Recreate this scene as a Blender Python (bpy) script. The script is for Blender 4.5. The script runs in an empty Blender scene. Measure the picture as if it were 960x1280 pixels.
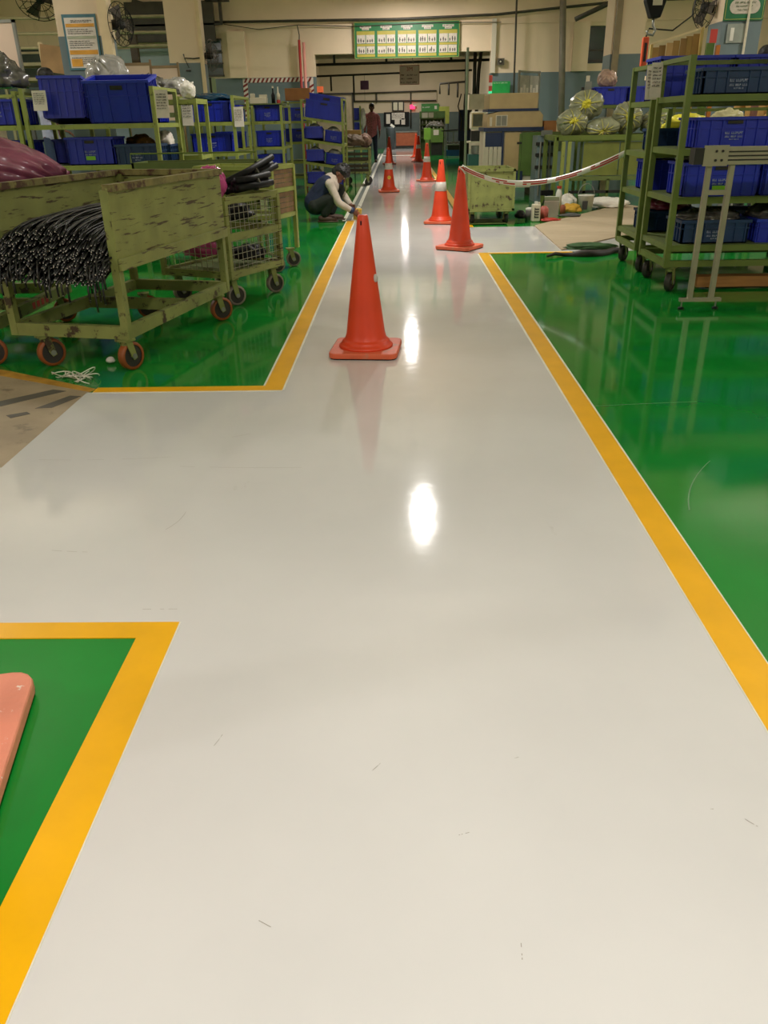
import bpy, bmesh, math, random
from mathutils import Vector, Matrix, noise
random.seed(7)
PI = math.pi
SC = bpy.context.scene
COL = SC.collection

# ------------------------------------------------------------------ camera
FPX, HC, PITCH, ROLL, YAW = 1000.0, 1.25, math.atan(0.49), 0.019, math.radians(-1.3536)
def cam_axes():
    fw = Vector((math.sin(YAW) * math.cos(PITCH), math.cos(YAW) * math.cos(PITCH), -math.sin(PITCH)))
    r = Vector((math.cos(YAW), -math.sin(YAW), 0))
    u = r.cross(fw)
    return r * math.cos(ROLL) - u * math.sin(ROLL), u * math.cos(ROLL) + r * math.sin(ROLL), fw
CR, CU, CF = cam_axes()
cd = bpy.data.cameras.new('camera'); cam = bpy.data.objects.new('camera', cd); COL.objects.link(cam)
cd.sensor_fit = 'HORIZONTAL'; cd.sensor_width = 36; cd.lens = FPX * 36 / 960
cd.clip_start = 0.05; cd.clip_end = 200
m = Matrix((CR, CU, -CF)).transposed().to_4x4(); m.translation = (0, 0, HC)
cam.matrix_world = m
SC.camera = cam
def ray(px, py): return CF + CR * ((px - 480) / FPX) - CU * ((py - 640) / FPX)
def ground(px, py, z=0.0):
    d = ray(px, py); t = (z - HC) / d.z; return Vector((d.x * t, d.y * t, z))
def at_y(px, py, y):
    d = ray(px, py); t = y / d.y; return Vector((d.x * t, y, HC + d.z * t))

# ------------------------------------------------------------------ world, exposure
w = bpy.data.worlds.new('world'); SC.world = w; w.use_nodes = True
w.node_tree.nodes['Background'].inputs[0].default_value = (0.9, 0.95, 1, 1)
w.node_tree.nodes['Background'].inputs[1].default_value = 0.0   # a closed hall: no sky reaches it
SC.view_settings.view_transform = 'Standard'; SC.view_settings.look = 'None'
SC.view_settings.gamma = 1; SC.view_settings.use_curve_mapping = False
SC.view_settings.exposure = -0.06

LZ, CZ = 3.72, 6.2      # lamp height, ceiling height
# strip lamps hung under the ceiling, all alike, none of them in the picture; the row over the walkway is the one mirrored in the floor
LIGHT_ROWS = [(0.30, -0.6), (0.30, 10.0), (0.30, 19.8), (0.30, 31.5), (0.30, 39.5),
              (-6.4, -0.6), (-6.4, 8.5), (-7.6, 15.5), (6.4, -0.6), (6.4, 8.5), (7.6, 15.5)]  # side-bay lamps are assumed, added to light the bays
W_DOWN, W_UP = 140, 85      # lamp light downward; added upward fill bounces off the ceiling
for (x, y) in LIGHT_ROWS:
    for nm, wt, zz, rx in (('strip_lamp_offscreen', W_DOWN, LZ - 0.012, 0.0), ('upward_fill_offscreen', W_UP, LZ + 0.075, math.pi)):
        ld = bpy.data.lights.new(nm, 'AREA'); ld.shape = 'RECTANGLE'; ld.size = 0.17; ld.size_y = 0.65
        ld.energy = wt; ld.color = (1.0, 0.955, 0.91)
        lo = bpy.data.objects.new(nm, ld); COL.objects.link(lo); lo.location = (x, y, zz); lo.rotation_euler = (rx, 0, 0)

# ------------------------------------------------------------------ helpers
def lin(h):
    if isinstance(h, str):
        h = h.lstrip('#'); c = [int(h[i:i + 2], 16) / 255 for i in (0, 2, 4)]
        return tuple(v / 12.92 if v <= 0.04045 else ((v + 0.055) / 1.055) ** 2.4 for v in c)
    return h
MC = {}
def M(name, hexc=None, rough=0.5, metal=0.0, var=0.15, scale=6.0, bump=0.0, bscale=40.0, wear=None, coat=0.0, spec=0.5,
      stretch=(1, 1, 1), emit=0.0, trans=0.0, rvar=0.0, world=False, ridged=False):
    if name in MC: return MC[name]
    m = bpy.data.materials.new(name); m.use_nodes = True; nt = m.node_tree; N = nt.nodes; L = nt.links
    b = N['Principled BSDF']; c = lin(hexc)
    tc = N.new('ShaderNodeTexCoord'); mp = N.new('ShaderNodeMapping'); mp.inputs['Scale'].default_value = stretch
    if world:
        g = N.new('ShaderNodeNewGeometry'); L.new(g.outputs['Position'], mp.inputs['Vector'])
    else: L.new(tc.outputs['Object'], mp.inputs['Vector'])
    nz = N.new('ShaderNodeTexNoise'); nz.inputs['Scale'].default_value = scale; nz.inputs['Detail'].default_value = 5
    L.new(mp.outputs['Vector'], nz.inputs['Vector'])
    rp = N.new('ShaderNodeValToRGB'); rp.color_ramp.elements[0].position = 0.3; rp.color_ramp.elements[1].position = 0.7
    rp.color_ramp.elements[0].color = tuple(v * (1 - var) for v in c) + (1,)
    rp.color_ramp.elements[1].color = tuple(min(1, v * (1 + var)) for v in c) + (1,)
    L.new(nz.outputs['Fac'], rp.inputs['Fac']); out = rp.outputs['Color']
    if wear:
        wc, lo, hi, ws, wst = wear
        m2 = N.new('ShaderNodeMapping'); m2.inputs['Scale'].default_value = wst
        L.new(mp.outputs['Vector'], m2.inputs['Vector'])
        n2 = N.new('ShaderNodeTexNoise'); n2.inputs['Scale'].default_value = ws; n2.inputs['Detail'].default_value = 8; n2.inputs['Roughness'].default_value = 0.65
        L.new(m2.outputs['Vector'], n2.inputs['Vector'])
        r2 = N.new('ShaderNodeValToRGB'); r2.color_ramp.elements[0].position = lo; r2.color_ramp.elements[1].position = hi
        L.new(n2.outputs['Fac'], r2.inputs['Fac'])
        mx = N.new('ShaderNodeMix'); mx.data_type = 'RGBA'
        L.new(r2.outputs['Color'], mx.inputs['Factor']); L.new(out, mx.inputs[6]); mx.inputs[7].default_value = lin(wc) + (1,)
        out = mx.outputs[2]
    L.new(out, b.inputs['Base Color'])
    b.inputs['Roughness'].default_value = rough; b.inputs['Metallic'].default_value = metal
    b.inputs['Specular IOR Level'].default_value = spec; b.inputs['Coat Weight'].default_value = coat
    b.inputs['Transmission Weight'].default_value = trans
    if rvar:
        mr = N.new('ShaderNodeMapRange'); mr.inputs[3].default_value = rough - rvar; mr.inputs[4].default_value = rough + rvar
        L.new(nz.outputs['Fac'], mr.inputs[0]); L.new(mr.outputs[0], b.inputs['Roughness'])
    if emit:
        b.inputs['Emission Color'].default_value = c + (1,); b.inputs['Emission Strength'].default_value = emit
    if bump:
        n3 = N.new('ShaderNodeTexNoise'); n3.inputs['Scale'].default_value = bscale; n3.inputs['Detail'].default_value = 3
        if ridged: n3.noise_type = 'RIDGED_MULTIFRACTAL'; n3.normalize = True
        L.new(mp.outputs['Vector'], n3.inputs['Vector'])
        bp = N.new('ShaderNodeBump'); bp.inputs['Strength'].default_value = bump; bp.inputs['Distance'].default_value = 0.01
        L.new(n3.outputs['Fac'], bp.inputs['Height']); L.new(bp.outputs['Normal'], b.inputs['Normal'])
    MC[name] = m; return m

class MB:
    def __init__(s): s.v = []; s.f = []; s.smooth = False
    def add(s, vs, fs):
        o = len(s.v); s.v += [Vector(p) for p in vs]; s.f += [tuple(i + o for i in f) for f in fs]; return s
    def box(s, c, d, rz=0.0, mat=None):
        x, y, z = d[0] / 2, d[1] / 2, d[2] / 2
        R = mat or Matrix.Rotation(rz, 3, 'Z'); c = Vector(c)
        vs = [c + R @ Vector(p) for p in ((-x, -y, -z), (x, -y, -z), (x, y, -z), (-x, y, -z), (-x, -y, z), (x, -y, z), (x, y, z), (-x, y, z))]
        return s.add(vs, [(3, 2, 1, 0), (4, 5, 6, 7), (0, 1, 5, 4), (1, 2, 6, 5), (2, 3, 7, 6), (3, 0, 4, 7)])
    def bb(s, x0, x1, y0, y1, z0, z1): return s.box(((x0 + x1) / 2, (y0 + y1) / 2, (z0 + z1) / 2), (x1 - x0, y1 - y0, z1 - z0))
    def beam(s, a, b, w, h, up=(0, 0, 1)):
        a = Vector(a); b = Vector(b); d = b - a; l = d.length; d.normalize()
        u = Vector(up); sd = d.cross(u)
        if sd.length < 1e-4: sd = d.cross(Vector((0, 1, 0)))
        sd.normalize(); u = sd.cross(d)
        R = Matrix((sd, d, u)).transposed()
        return s.box((a + b) / 2, (w, l, h), mat=R)
    def tube(s, pts, r, n=8, cap=True, rs=None):
        pts = [Vector(p) for p in pts]; vs = []; fs = []; prev = None
        for i, p in enumerate(pts):
            d = (pts[min(i + 1, len(pts) - 1)] - pts[max(i - 1, 0)]).normalized()
            if prev is None:
                t = Vector((0, 0, 1)) if abs(d.z) < 0.9 else Vector((1, 0, 0)); a = d.cross(t).normalized()
            else:
                a = prev - d * prev.dot(d)
                a = a.normalized() if a.length > 1e-5 else d.orthogonal().normalized()
            prev = a; b2 = d.cross(a); rr = rs[i] if rs else r
            vs += [p + (a * math.cos(k * 2 * PI / n) + b2 * math.sin(k * 2 * PI / n)) * rr for k in range(n)]
        for i in range(len(pts) - 1):
            for k in range(n):
                k2 = (k + 1) % n; fs.append((i * n + k, i * n + k2, (i + 1) * n + k2, (i + 1) * n + k))
        if cap: fs.append(tuple(range(n - 1, -1, -1))); o = (len(pts) - 1) * n; fs.append(tuple(range(o, o + n)))
        return s.add(vs, fs)
    def lathe(s, prof, n=24, c=(0, 0, 0), M3=None, cap=True):
        c = Vector(c); vs = []; fs = []
        for r, z in prof:
            for k in range(n):
                p = Vector((r * math.cos(k * 2 * PI / n), r * math.sin(k * 2 * PI / n), z)); vs.append(c + (M3 @ p if M3 else p))
        for i in range(len(prof) - 1):
            for k in range(n):
                k2 = (k + 1) % n; fs.append((i * n + k, i * n + k2, (i + 1) * n + k2, (i + 1) * n + k))
        if cap: fs.append(tuple(range(n - 1, -1, -1))); o = (len(prof) - 1) * n; fs.append(tuple(range(o, o + n)))
        return s.add(vs, fs)
    def poly(s, pts, z0, z1):
        n = len(pts); vs = [(p[0], p[1], z0) for p in pts] + [(p[0], p[1], z1) for p in pts]
        fs = [tuple(range(n - 1, -1, -1)), tuple(range(n, 2 * n))] + [(i, (i + 1) % n, n + (i + 1) % n, n + i) for i in range(n)]
        return s.add(vs, fs)
    def polyY(s, pts, y0, y1):   # polygon in x,z extruded along y
        n = len(pts); vs = [(p[0], y0, p[1]) for p in pts] + [(p[0], y1, p[1]) for p in pts]
        fs = [tuple(range(n)), tuple(range(2 * n - 1, n - 1, -1))] + [(i + n, (i + 1) % n + n, (i + 1) % n, i) for i in range(n)]
        return s.add(vs, fs)
    def ball(s, c, r, fn=None, nu=16, nv=10, R=None):
        c = Vector(c); vs = []; fs = []
        r = (r, r, r) if not hasattr(r, '__len__') else r
        for j in range(nv + 1):
            th = PI * j / nv
            for i in range(nu):
                ph = 2 * PI * i / nu
                d = Vector((math.sin(th) * math.cos(ph), math.sin(th) * math.sin(ph), math.cos(th)))
                k = fn(d, th, ph) if fn else 1.0
                p = Vector((d.x * r[0] * k, d.y * r[1] * k, d.z * r[2] * k)); vs.append(c + (R @ p if R else p))
        for j in range(nv):
            for i in range(nu):
                i2 = (i + 1) % nu; fs.append((j * nu + i, (j + 1) * nu + i, (j + 1) * nu + i2, j * nu + i2))
        return s.add(vs, fs)
    def capsule(s, a, b, r0, r1, n=12):
        a = Vector(a); b = Vector(b); d = (b - a); l = d.length
        if l < 1e-5: return s.ball(a, r0)
        d.normalize(); pts = []; rs = []
        for k in range(5):
            t = PI / 2 * k / 4; pts.append(a - d * r0 * math.cos(t)); rs.append(max(r0 * math.sin(t), 1e-4))
        for k in range(5):
            t = PI / 2 * k / 4; pts.append(b + d * r1 * math.sin(t)); rs.append(max(r1 * math.cos(t), 1e-4))
        return s.tube(pts, 1, n, True, rs)
    def mesh(s, name, mat, smooth=False):
        me = bpy.data.meshes.new(name); me.from_pydata([tuple(p) for p in s.v], [], s.f); me.update()
        if mat: me.materials.append(mat)
        if smooth or s.smooth:
            me.polygons.foreach_set('use_smooth', [True] * len(me.polygons))
        return me
    def build(s, name, mat, parent=None, smooth=False, bevel=0.0):
        o = bpy.data.objects.new(name, s.mesh(name, mat, smooth)); COL.objects.link(o)
        if parent: o.parent = parent
        if bevel:
            b = o.modifiers.new('edge', 'BEVEL'); b.width = bevel; b.segments = 2; b.limit_method = 'ANGLE'
        return o

def tag(o, label=None, cat=None, group=None, kind=None):
    if label: o['label'] = label
    if cat: o['category'] = cat
    if group: o['group'] = group
    if kind: o['kind'] = kind
    return o
def thing(name, label, cat, loc=(0, 0, 0), rz=0.0, group=None):
    o = bpy.data.objects.new(name, None); COL.objects.link(o); o.location = loc; o.rotation_euler = (0, 0, rz)
    o.empty_display_size = 0.1
    return tag(o, label, cat, group)
def dup(root, loc, rot=None, label=None, group=None):
    r = root.copy(); COL.objects.link(r); r.location = loc
    if rot is not None: r.rotation_euler = rot if hasattr(rot, '__len__') else (0, 0, rot)
    if label: r['label'] = label
    if group: r['group'] = group
    for ch in list(root.children):
        c = ch.copy(); COL.objects.link(c); c.parent = r
        for g in list(ch.children):
            d = g.copy(); COL.objects.link(d); d.parent = c
    return r
def struct(name, mb, mat, label=None, parent=None, **k):
    o = mb.build(name, mat, parent, **k); o['kind'] = 'structure'
    if label: o['label'] = label
    return o
def glyphs(mb, x0, x1, z, h, y, seed=0, gap=0.35):
    """a row of small marks for lettering that cannot be read in the photograph (in the xz plane)"""
    rnd = random.Random(seed); x = x0
    while x < x1 - h * 0.3:
        n = rnd.randint(3, 7)
        for _ in range(n):
            wd = h * rnd.uniform(0.4, 0.6)
            if x + wd > x1: break
            if rnd.random() < 0.5: mb.bb(x, x + wd * 0.3, y - 0.001, y, z, z + h); mb.bb(x + wd * 0.3, x + wd, y - 0.001, y, z + h * rnd.choice((0, 0.4, 0.75)), z + h * rnd.choice((0.25, 0.6, 1)) if False else z + h)
            else: mb.bb(x, x + wd, y - 0.001, y, z, z + h * 0.3); mb.bb(x + wd * 0.3, x + wd * 0.65, y - 0.001, y, z, z + h)
            x += wd * 1.3
        x += h * gap * 1.6
    return mb
def font_mesh(txt, size, name, mat, parent, loc, rot=(PI / 2, 0, 0)):
    cu = bpy.data.curves.new('lettering_curve', 'FONT'); cu.body = txt; cu.size = size; cu.extrude = 0.0008; cu.align_x = 'CENTER'
    t = bpy.data.objects.new('lettering_tmp', cu); COL.objects.link(t)
    dg = bpy.context.evaluated_depsgraph_get(); me = bpy.data.meshes.new_from_object(t.evaluated_get(dg))
    bpy.data.objects.remove(t); bpy.data.curves.remove(cu)
    me.materials.clear(); me.materials.append(mat)
    o = bpy.data.objects.new(name, me); COL.objects.link(o); o.parent = parent; o.location = loc; o.rotation_euler = rot
    return o
def remesh(mb, voxel, name, mat, parent, smooth_it=4):
    o = mb.build(name, mat, parent, True)
    rm = o.modifiers.new('r', 'REMESH'); rm.mode = 'VOXEL'; rm.voxel_size = voxel; rm.use_smooth_shade = True
    sm = o.modifiers.new('s', 'SMOOTH'); sm.iterations = smooth_it; sm.factor = 0.5
    dg = bpy.context.evaluated_depsgraph_get(); me = bpy.data.meshes.new_from_object(o.evaluated_get(dg))
    o.modifiers.clear(); old = o.data; o.data = me; bpy.data.meshes.remove(old)
    me.materials.clear(); me.materials.append(mat)
    return o
def fb(x, y, z, s=1.0): return noise.noise(Vector((x, y, z)) * s)

# ------------------------------------------------------------------ materials
m_white = M('walkway_paint', '#d3d1d0', 0.075, var=0.05, scale=1.3, bump=0.05, bscale=9, world=True, rvar=0.02, spec=0.5,
            wear=('#b3aea4', 0.66, 0.78, 2.6, (1, 0.5, 1)))
m_green = M('green_epoxy', '#11802c', 0.08, var=0.16, scale=1.5, bump=0.03, bscale=5, world=True, rvar=0.04, spec=0.5)
m_yellow = M('yellow_paint', '#eeb005', 0.3, var=0.06, scale=6, world=True)
m_edge = M('masking_white', '#dcdacb', 0.5, var=0.1, world=True)
m_bare = M('bare_concrete', '#a08f76', 0.6, var=0.16, scale=4, bump=0.1, world=True, wear=('#776a58', 0.6, 0.7, 5, (1, 1, 1)))
m_oldline = M('old_line', '#b98a35', 0.55, var=0.25, scale=12, world=True)
m_tapedark = M('dark_tape', '#5b564e', 0.6, var=0.15)
m_wall = M('wall_cream', '#dec8ab', 0.75, var=0.08, scale=0.9, bump=0.15, bscale=7, world=True, wear=('#a8926f', 0.64, 0.85, 1.6, (1, 1, 0.35)))
m_dado = M('dado_grey_green', '#68777a', 0.55, var=0.08, scale=1.2, world=True)
m_ceil = M('ceiling_paint', '#cfc6b3', 0.8, var=0.05, scale=0.8, world=True)
m_back = M('back_room_wall', '#c6b59c', 0.8, var=0.1, scale=0.7, world=True)
m_pipe = M('dark_pipe', '#3a352c', 0.5, var=0.2)
m_cream = M('cream_pipe', '#d9c39a', 0.5, var=0.08)
m_redpipe = M('red_pipe', '#a8322e', 0.5, var=0.1)
m_pinkpipe = M('pink_pipe', '#cf8c80', 0.5, var=0.1)
m_orange = M('cone_orange', '#dd421e', 0.42, var=0.08, scale=5, wear=('#b5603f', 0.66, 0.8, 9, (1, 1, 1)))
m_orangebase = M('cone_base_orange', '#d9633f', 0.55, var=0.12, scale=7, wear=('#b08068', 0.55, 0.7, 10, (1, 1, 1)))
m_pinkbase = M('faded_cone_base', '#e08e74', 0.55, var=0.1, scale=9, bump=0.25, bscale=60, wear=('#e9d3c4', 0.66, 0.7, 45, (1, 1, 1)))
m_band = M('reflective_band', '#cfc8c0', 0.35, var=0.08)
m_stick = M('yellow_sticker', '#f0c020', 0.4, var=0.05)
m_olive = M('trolley_paint', '#868a4c', 0.5, var=0.16, scale=6, wear=('#453420', 0.56, 0.61, 7, (1.0, 0.55, 6.5)), bump=0.08, bscale=30)
m_olive2 = M('trolley_frame_paint', '#808649', 0.5, var=0.18, scale=7, wear=('#3d2e1c', 0.56, 0.62, 11, (1, 1, 1)))
m_rackg = M('rack_light_green', '#929a4c', 0.42, var=0.1, scale=6, wear=('#5c6030', 0.6, 0.68, 14, (1, 1, 1)))
m_rackd = M('rack_dark_green', '#62712e', 0.45, var=0.12, scale=6, wear=('#4a4a22', 0.64, 0.7, 14, (1, 1, 1)))
m_deck = M('shelf_deck', '#5f6c36', 0.55, var=0.15)
m_blue = M('crate_blue', '#1a2cae', 0.4, var=0.1, scale=5)
m_blue2 = M('crate_deep_blue', '#1a2cae', 0.42, var=0.1, scale=5)
m_blue3 = M('crate_teal_blue', '#12335f', 0.45, var=0.12, scale=5)
m_bluer = M('crate_rim_blue', '#2136b4', 0.38, var=0.08)
m_print = M('white_print', '#8f97b4', 0.6, var=0.1)
m_greenlab = M('green_label', '#7dbb2c', 0.6, var=0.05)
m_paper = M('paper', '#d8cfc4', 0.7, var=0.06, scale=14)
m_ink = M('ink', '#4a4644', 0.7, var=0.1)
m_black = M('black_rubber', '#0b0b0c', 0.55, var=0.2, spec=0.25)
m_cable = M('cable_black', '#09090a', 0.4, var=0.2, spec=0.6)
m_dark = M('dark_steel', '#2a2825', 0.5, 0.3, var=0.2)
m_steel = M('steel_grey', '#8d8f88', 0.4, 0.6, var=0.12)
m_alu = M('aluminium', '#9f9884', 0.4, 0.45, var=0.08)
m_tyre = M('wheel_rubber', '#2f2a25', 0.6, var=0.2)
m_wheelo = M('wheel_orange', '#8f4a1c', 0.5, var=0.2, scale=14)
m_wheelw = M('wheel_pale', '#85776c', 0.55, var=0.15)
m_film = M('clear_film', '#9b9992', 0.16, var=0.45, scale=9, bump=0.9, bscale=9, ridged=True, spec=0.8)
m_filmd = M('grey_scrap_film', '#57554f', 0.2, var=0.6, scale=13, bump=1.0, bscale=13, ridged=True, spec=0.9)
m_pink = M('pink_film', '#8f4f69', 0.2, var=0.3, scale=7, bump=0.6, bscale=8, ridged=True, spec=0.7)
m_pinkh = M('hot_pink_film', '#c34d8c', 0.25, var=0.2, scale=9, bump=0.4, bscale=18)
m_bag = M('tied_bag_film', '#84876a', 0.2, var=0.35, scale=8, bump=0.5, bscale=9, ridged=True, spec=0.7)
m_yelb = M('yellow_tie', '#d8cf3a', 0.35, var=0.15, scale=12)
m_bluefilm = M('blue_film', '#17415c', 0.2, var=0.45, scale=9, bump=0.9, bscale=10, ridged=True, spec=0.8)
m_beige = M('machine_beige', '#b89f70', 0.5, var=0.07)
m_cream2 = M('machine_cream', '#cfc6ae', 0.45, var=0.06)
m_navy = M('machine_navy', '#1d2c4e', 0.45, var=0.12)
m_mgreen = M('machine_green', '#55702e', 0.5, var=0.1)
m_teal = M('machine_teal', '#2b5c58', 0.5, var=0.12)
m_brown = M('carton_brown', '#a06a3a', 0.7, var=0.12, scale=7)
m_rust = M('box_red_brown', '#9a5232', 0.6, var=0.15)
m_ply = M('plywood', '#ad9c80', 0.65, var=0.12, scale=2.2, stretch=(1, 7, 1), bump=0.08, wear=('#8c7c62', 0.6, 0.72, 3, (1, 5, 1)))
m_skin = M('skin_brown', '#6b4330', 0.55, var=0.08)
m_hair = M('hair_black', '#0d0b0b', 0.5, var=0.2, bump=0.6, bscale=60)
m_signgreen = M('sign_green', '#1b6a39', 0.45, var=0.06)
m_signyellow = M('sign_yellow', '#a5973a', 0.5, var=0.08)
m_photo = M('sign_photo', '#c0b5a6', 0.5, var=0.12, scale=30)
m_red = M('red_mark', '#b03428', 0.55, var=0.1)
m_glass = M('dim_glass', '#3f4a48', 0.15, var=0.15, scale=2)
m_white2 = M('white_plastic', '#d9d6cb', 0.4, var=0.05)
m_cloth = M('white_cloth', '#ddd8cc', 0.8, var=0.1, bump=0.4, bscale=14)
m_mud = M('brown_sack', '#57442f', 0.75, var=0.2, bump=0.5, bscale=12)

# ------------------------------------------------------------------ setting: floor
struct('floor', MB().bb(-9.6, 9.6, -4.6, 43.6, -0.12, 0.0), m_green, 'glossy green epoxy factory floor')
wk = MB(); WZ = 0.0015
wk.bb(-0.62, 0.83, -4.5, 43.4, -0.01, WZ)
wk.bb(-1.63, -0.62, 1.86, 3.99, -0.01, WZ); wk.bb(-9.5, -1.63, 1.86, 2.99, -0.01, WZ)
wk.bb(0.83, 9.5, 8.6, 10.78, -0.01, WZ)
walk = struct('walkway', wk, m_white, 'glossy white painted walkway running through the factory')
struct('unpainted_floor', MB().poly([(-9.5, 2.99), (-1.63, 2.99), (-1.62, 4.0), (-2.25, 4.33), (-4, 5.1), (-9.5, 5.1)], -0.01, 0.0012), m_bare,
       'bare brown concrete patch beside the white walkway')
struct('old_floor_line', MB().poly([(-1.62, 4.0), (-1.60, 4.05), (-2.25, 4.43), (-4, 5.2), (-4, 5.08), (-2.25, 4.33)], -0.01, 0.0022), m_oldline,
       'worn ochre line along the bare concrete patch')
for pts in ([(-2.05, 3.72), (-1.75, 4.02), (-1.83, 4.05), (-2.2, 3.70)], [(-1.72, 3.75), (-1.64, 3.93), (-1.70, 3.94), (-1.80, 3.74)], [(-1.86, 3.60), (-1.79, 3.66), (-1.82, 3.69), (-1.9, 3.64)]):
    struct('floor_tape_marking', MB().poly(pts, -0.005, 0.0025), m_tapedark, 'dark tape scrap stuck on the bare concrete patch')
LZ1 = 0.003
def line(name, rects, label):
    mb = MB()
    for r in rects: mb.bb(r[0], r[1], r[2], r[3], -0.01, LZ1)
    return struct(name, mb, m_yellow, label)
line('yellow_line', [(-0.72, -0.62, -4.4, 1.86), (-9.5, -0.72, 1.785, 1.86)], 'yellow line around the green bay with the faded cone base')
line('yellow_line', [(-0.71, -0.61, 3.99, 11.75), (-1.6, -0.71, 3.99, 4.07)], 'yellow line around the green bay with the cable trolleys')
line('yellow_line', [(0.82, 0.92, -4.4, 8.6), (0.92, 1.78, 8.53, 8.6)], 'yellow line around the green bay beside the aluminium frame')
line('yellow_line', [(0.86, 0.96, 10.8, 30.0)], 'yellow line beyond the plywood sheet')
for (xa, sd, y0, y1) in ((-0.61, 1, 4.0, 11.75), (-0.71, -1, 4.07, 11.7), (0.82, -1, -4.4, 8.55), (0.92, 1, -4.4, 8.5), (-0.62, 1, -4.4, 1.86)):
    ww = lambda y: .003 + .011 * min(1, max(0, (y - 1.5) / 4))
    ys = [y0 + (y1 - y0) * k / 12 for k in range(13)]
    mb = MB()
    for k in range(12): mb.poly([(xa, ys[k]), (xa + sd * ww(ys[k]), ys[k]), (xa + sd * ww(ys[k + 1]), ys[k + 1]), (xa, ys[k + 1])][::sd], -0.01, 0.0026)
    struct('floor_line_edge', mb, m_edge, 'pale edge left along the yellow line by masking tape')
for (x0, x1, y0, y1) in ((-1.6, -0.61, 3.977, 3.99), (0.92, 1.76, 8.6, 8.625)):
    struct('floor_line_edge', MB().bb(x0, x1, y0, y1, -0.01, 0.0026), m_edge, 'pale edge left along the yellow line by masking tape')
for (x0, x1, mm, lab) in ((-0.66, -0.60, m_edge, 'white masking strip along the unpainted line beside the walkway'), (-0.73, -0.66, M('grey_gap', '#56625a', 0.5), 'grey unpainted gap between the white masking strips'), (-0.78, -0.73, m_edge, 'white masking strip on the green side of the unpainted line')):
    struct('floor_line_strip', MB().bb(x0, x1, 11.75, 36, -0.01, 0.0028), mm, lab)
struct('walkway_crossing_line', MB().bb(-0.6, 0.83, 33.7, 34.2, -0.01, 0.0028), m_edge, 'white line across the far end of the walkway')
m_scuff = M('scuff', '#938d84', 0.6)
rs = random.Random(3)
for (px, py, ln, dr, cv) in ((225, 650, .16, 1.35, .5), (130, 575, .55, .03, .05), (300, 585, .5, -.05, .03), (90, 690, .14, -.1, .1), (580, 1043, .022, .3, .2), (330, 1155, .03, -.5, .1), (652, 1190, .03, 1.5, 0), (270, 930, .06, 1.2, .6), (200, 762, .1, 0, 0), (890, 1012, .006, 0, 0), (645, 948, .012, .3, 0), (940, 1030, .03, -.8, .4), (300, 545, .1, .5, .2), (470, 960, .03, .9, .5)):
    p = ground(px, py); pts = []
    for k in range(9):
        t = (k / 8 - .5) * ln; a = dr
        pts.append((p.x + math.cos(a) * t - math.sin(a) * cv * t * t * 4, p.y + math.sin(a) * t + math.cos(a) * cv * t * t * 4))
    mb = MB()
    for k in range(8):
        (x0, y0), (x1, y1) = pts[k], pts[k + 1]; d = Vector((x1 - x0, y1 - y0)); n = Vector((-d.y, d.x)).normalized() * 0.0007
        if rs.random() < .8: mb.add([(x0 - n.x, y0 - n.y, .0019), (x1 - n.x, y1 - n.y, .0019), (x1 + n.x, y1 + n.y, .0019), (x0 + n.x, y0 + n.y, .0019)], [(0, 1, 2, 3)])
    mb.build('scuff_mark', m_scuff, walk)
for (px, py, ln, a) in ((865, 605, .5, 1.1), (800, 505, .5, .1)):
    p = ground(px, py); mb = MB()
    for k in range(10):
        t0, t1 = (k / 10 - .5) * ln, ((k + 1) / 10 - .5) * ln
        f = lambda t: (p.x + math.cos(a) * t + .5 * t * t, p.y + math.sin(a) * t)
        (x0, y0), (x1, y1) = f(t0), f(t1); mb.add([(x0 - .003, y0 - .002, .0008), (x1 - .003, y1 - .002, .0008), (x1 + .003, y1 + .002, .0008), (x0 + .003, y0 + .002, .0008)], [(0, 1, 2, 3)])
    struct('floor_scuff', mb, M('scuff_green', '#6f9a72', 0.5), 'pale curved scratch on the green floor')

# ------------------------------------------------------------------ setting: shell
struct('ceiling', MB().bb(-9.6, 9.6, -4.6, 43.6, CZ, CZ + .15), m_ceil, 'cream factory ceiling')
for i, y in enumerate((5.6, 10.9, 15.9)):
    struct('ceiling_beam', MB().bb(-9.5, 9.5, y - .15, y + .15, CZ - .5, CZ), m_ceil, 'cream ceiling beam spanning the columns')
struct('wall_left', MB().bb(-9.75, -9.6, -4.6, 43.6, 0, CZ), m_wall); struct('wall_right', MB().bb(9.6, 9.75, -4.6, 43.6, 0, CZ), m_wall)
struct('wall_behind', MB().bb(-9.6, -2.0, -4.75, -4.6, 0, CZ).bb(3.0, 9.6, -4.75, -4.6, 0, CZ).bb(-2.0, 3.0, -4.75, -4.6, 3.5, CZ), m_wall)
door = struct('added_door_1', MB().bb(-2.1, -2.0, -4.78, -4.55, 0, 3.6).bb(3.0, 3.1, -4.78, -4.55, 0, 3.6).bb(-2.1, 3.1, -4.78, -4.55, 3.5, 3.6), M('door_frame', '#6f7a7a', .5), 'grey frame of the added, unseen loading door')  # unseen door added to carry daylight; it now stands shut
MB().bb(-2.0, 3.0, -4.72, -4.66, 0, 3.5).build('added_shutter', m_steel, door)
YW = 21.6
wb = struct('wall_front', MB().bb(-9.6, -1.94, YW, YW + .25, 2.2, CZ).bb(2.2, 4.45, YW, YW + .25, 2.2, CZ).bb(5.05, 9.6, YW, YW + .25, 2.2, CZ)
            .bb(4.45, 5.05, YW, YW + .25, 3.12, CZ).bb(4.45, 5.05, YW, YW + .25, 2.2, 2.36).bb(-1.94, 2.2, YW, YW + .25, 2.66, CZ), m_wall, 'cream wall with the wide opening at the end of the walkway')
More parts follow.
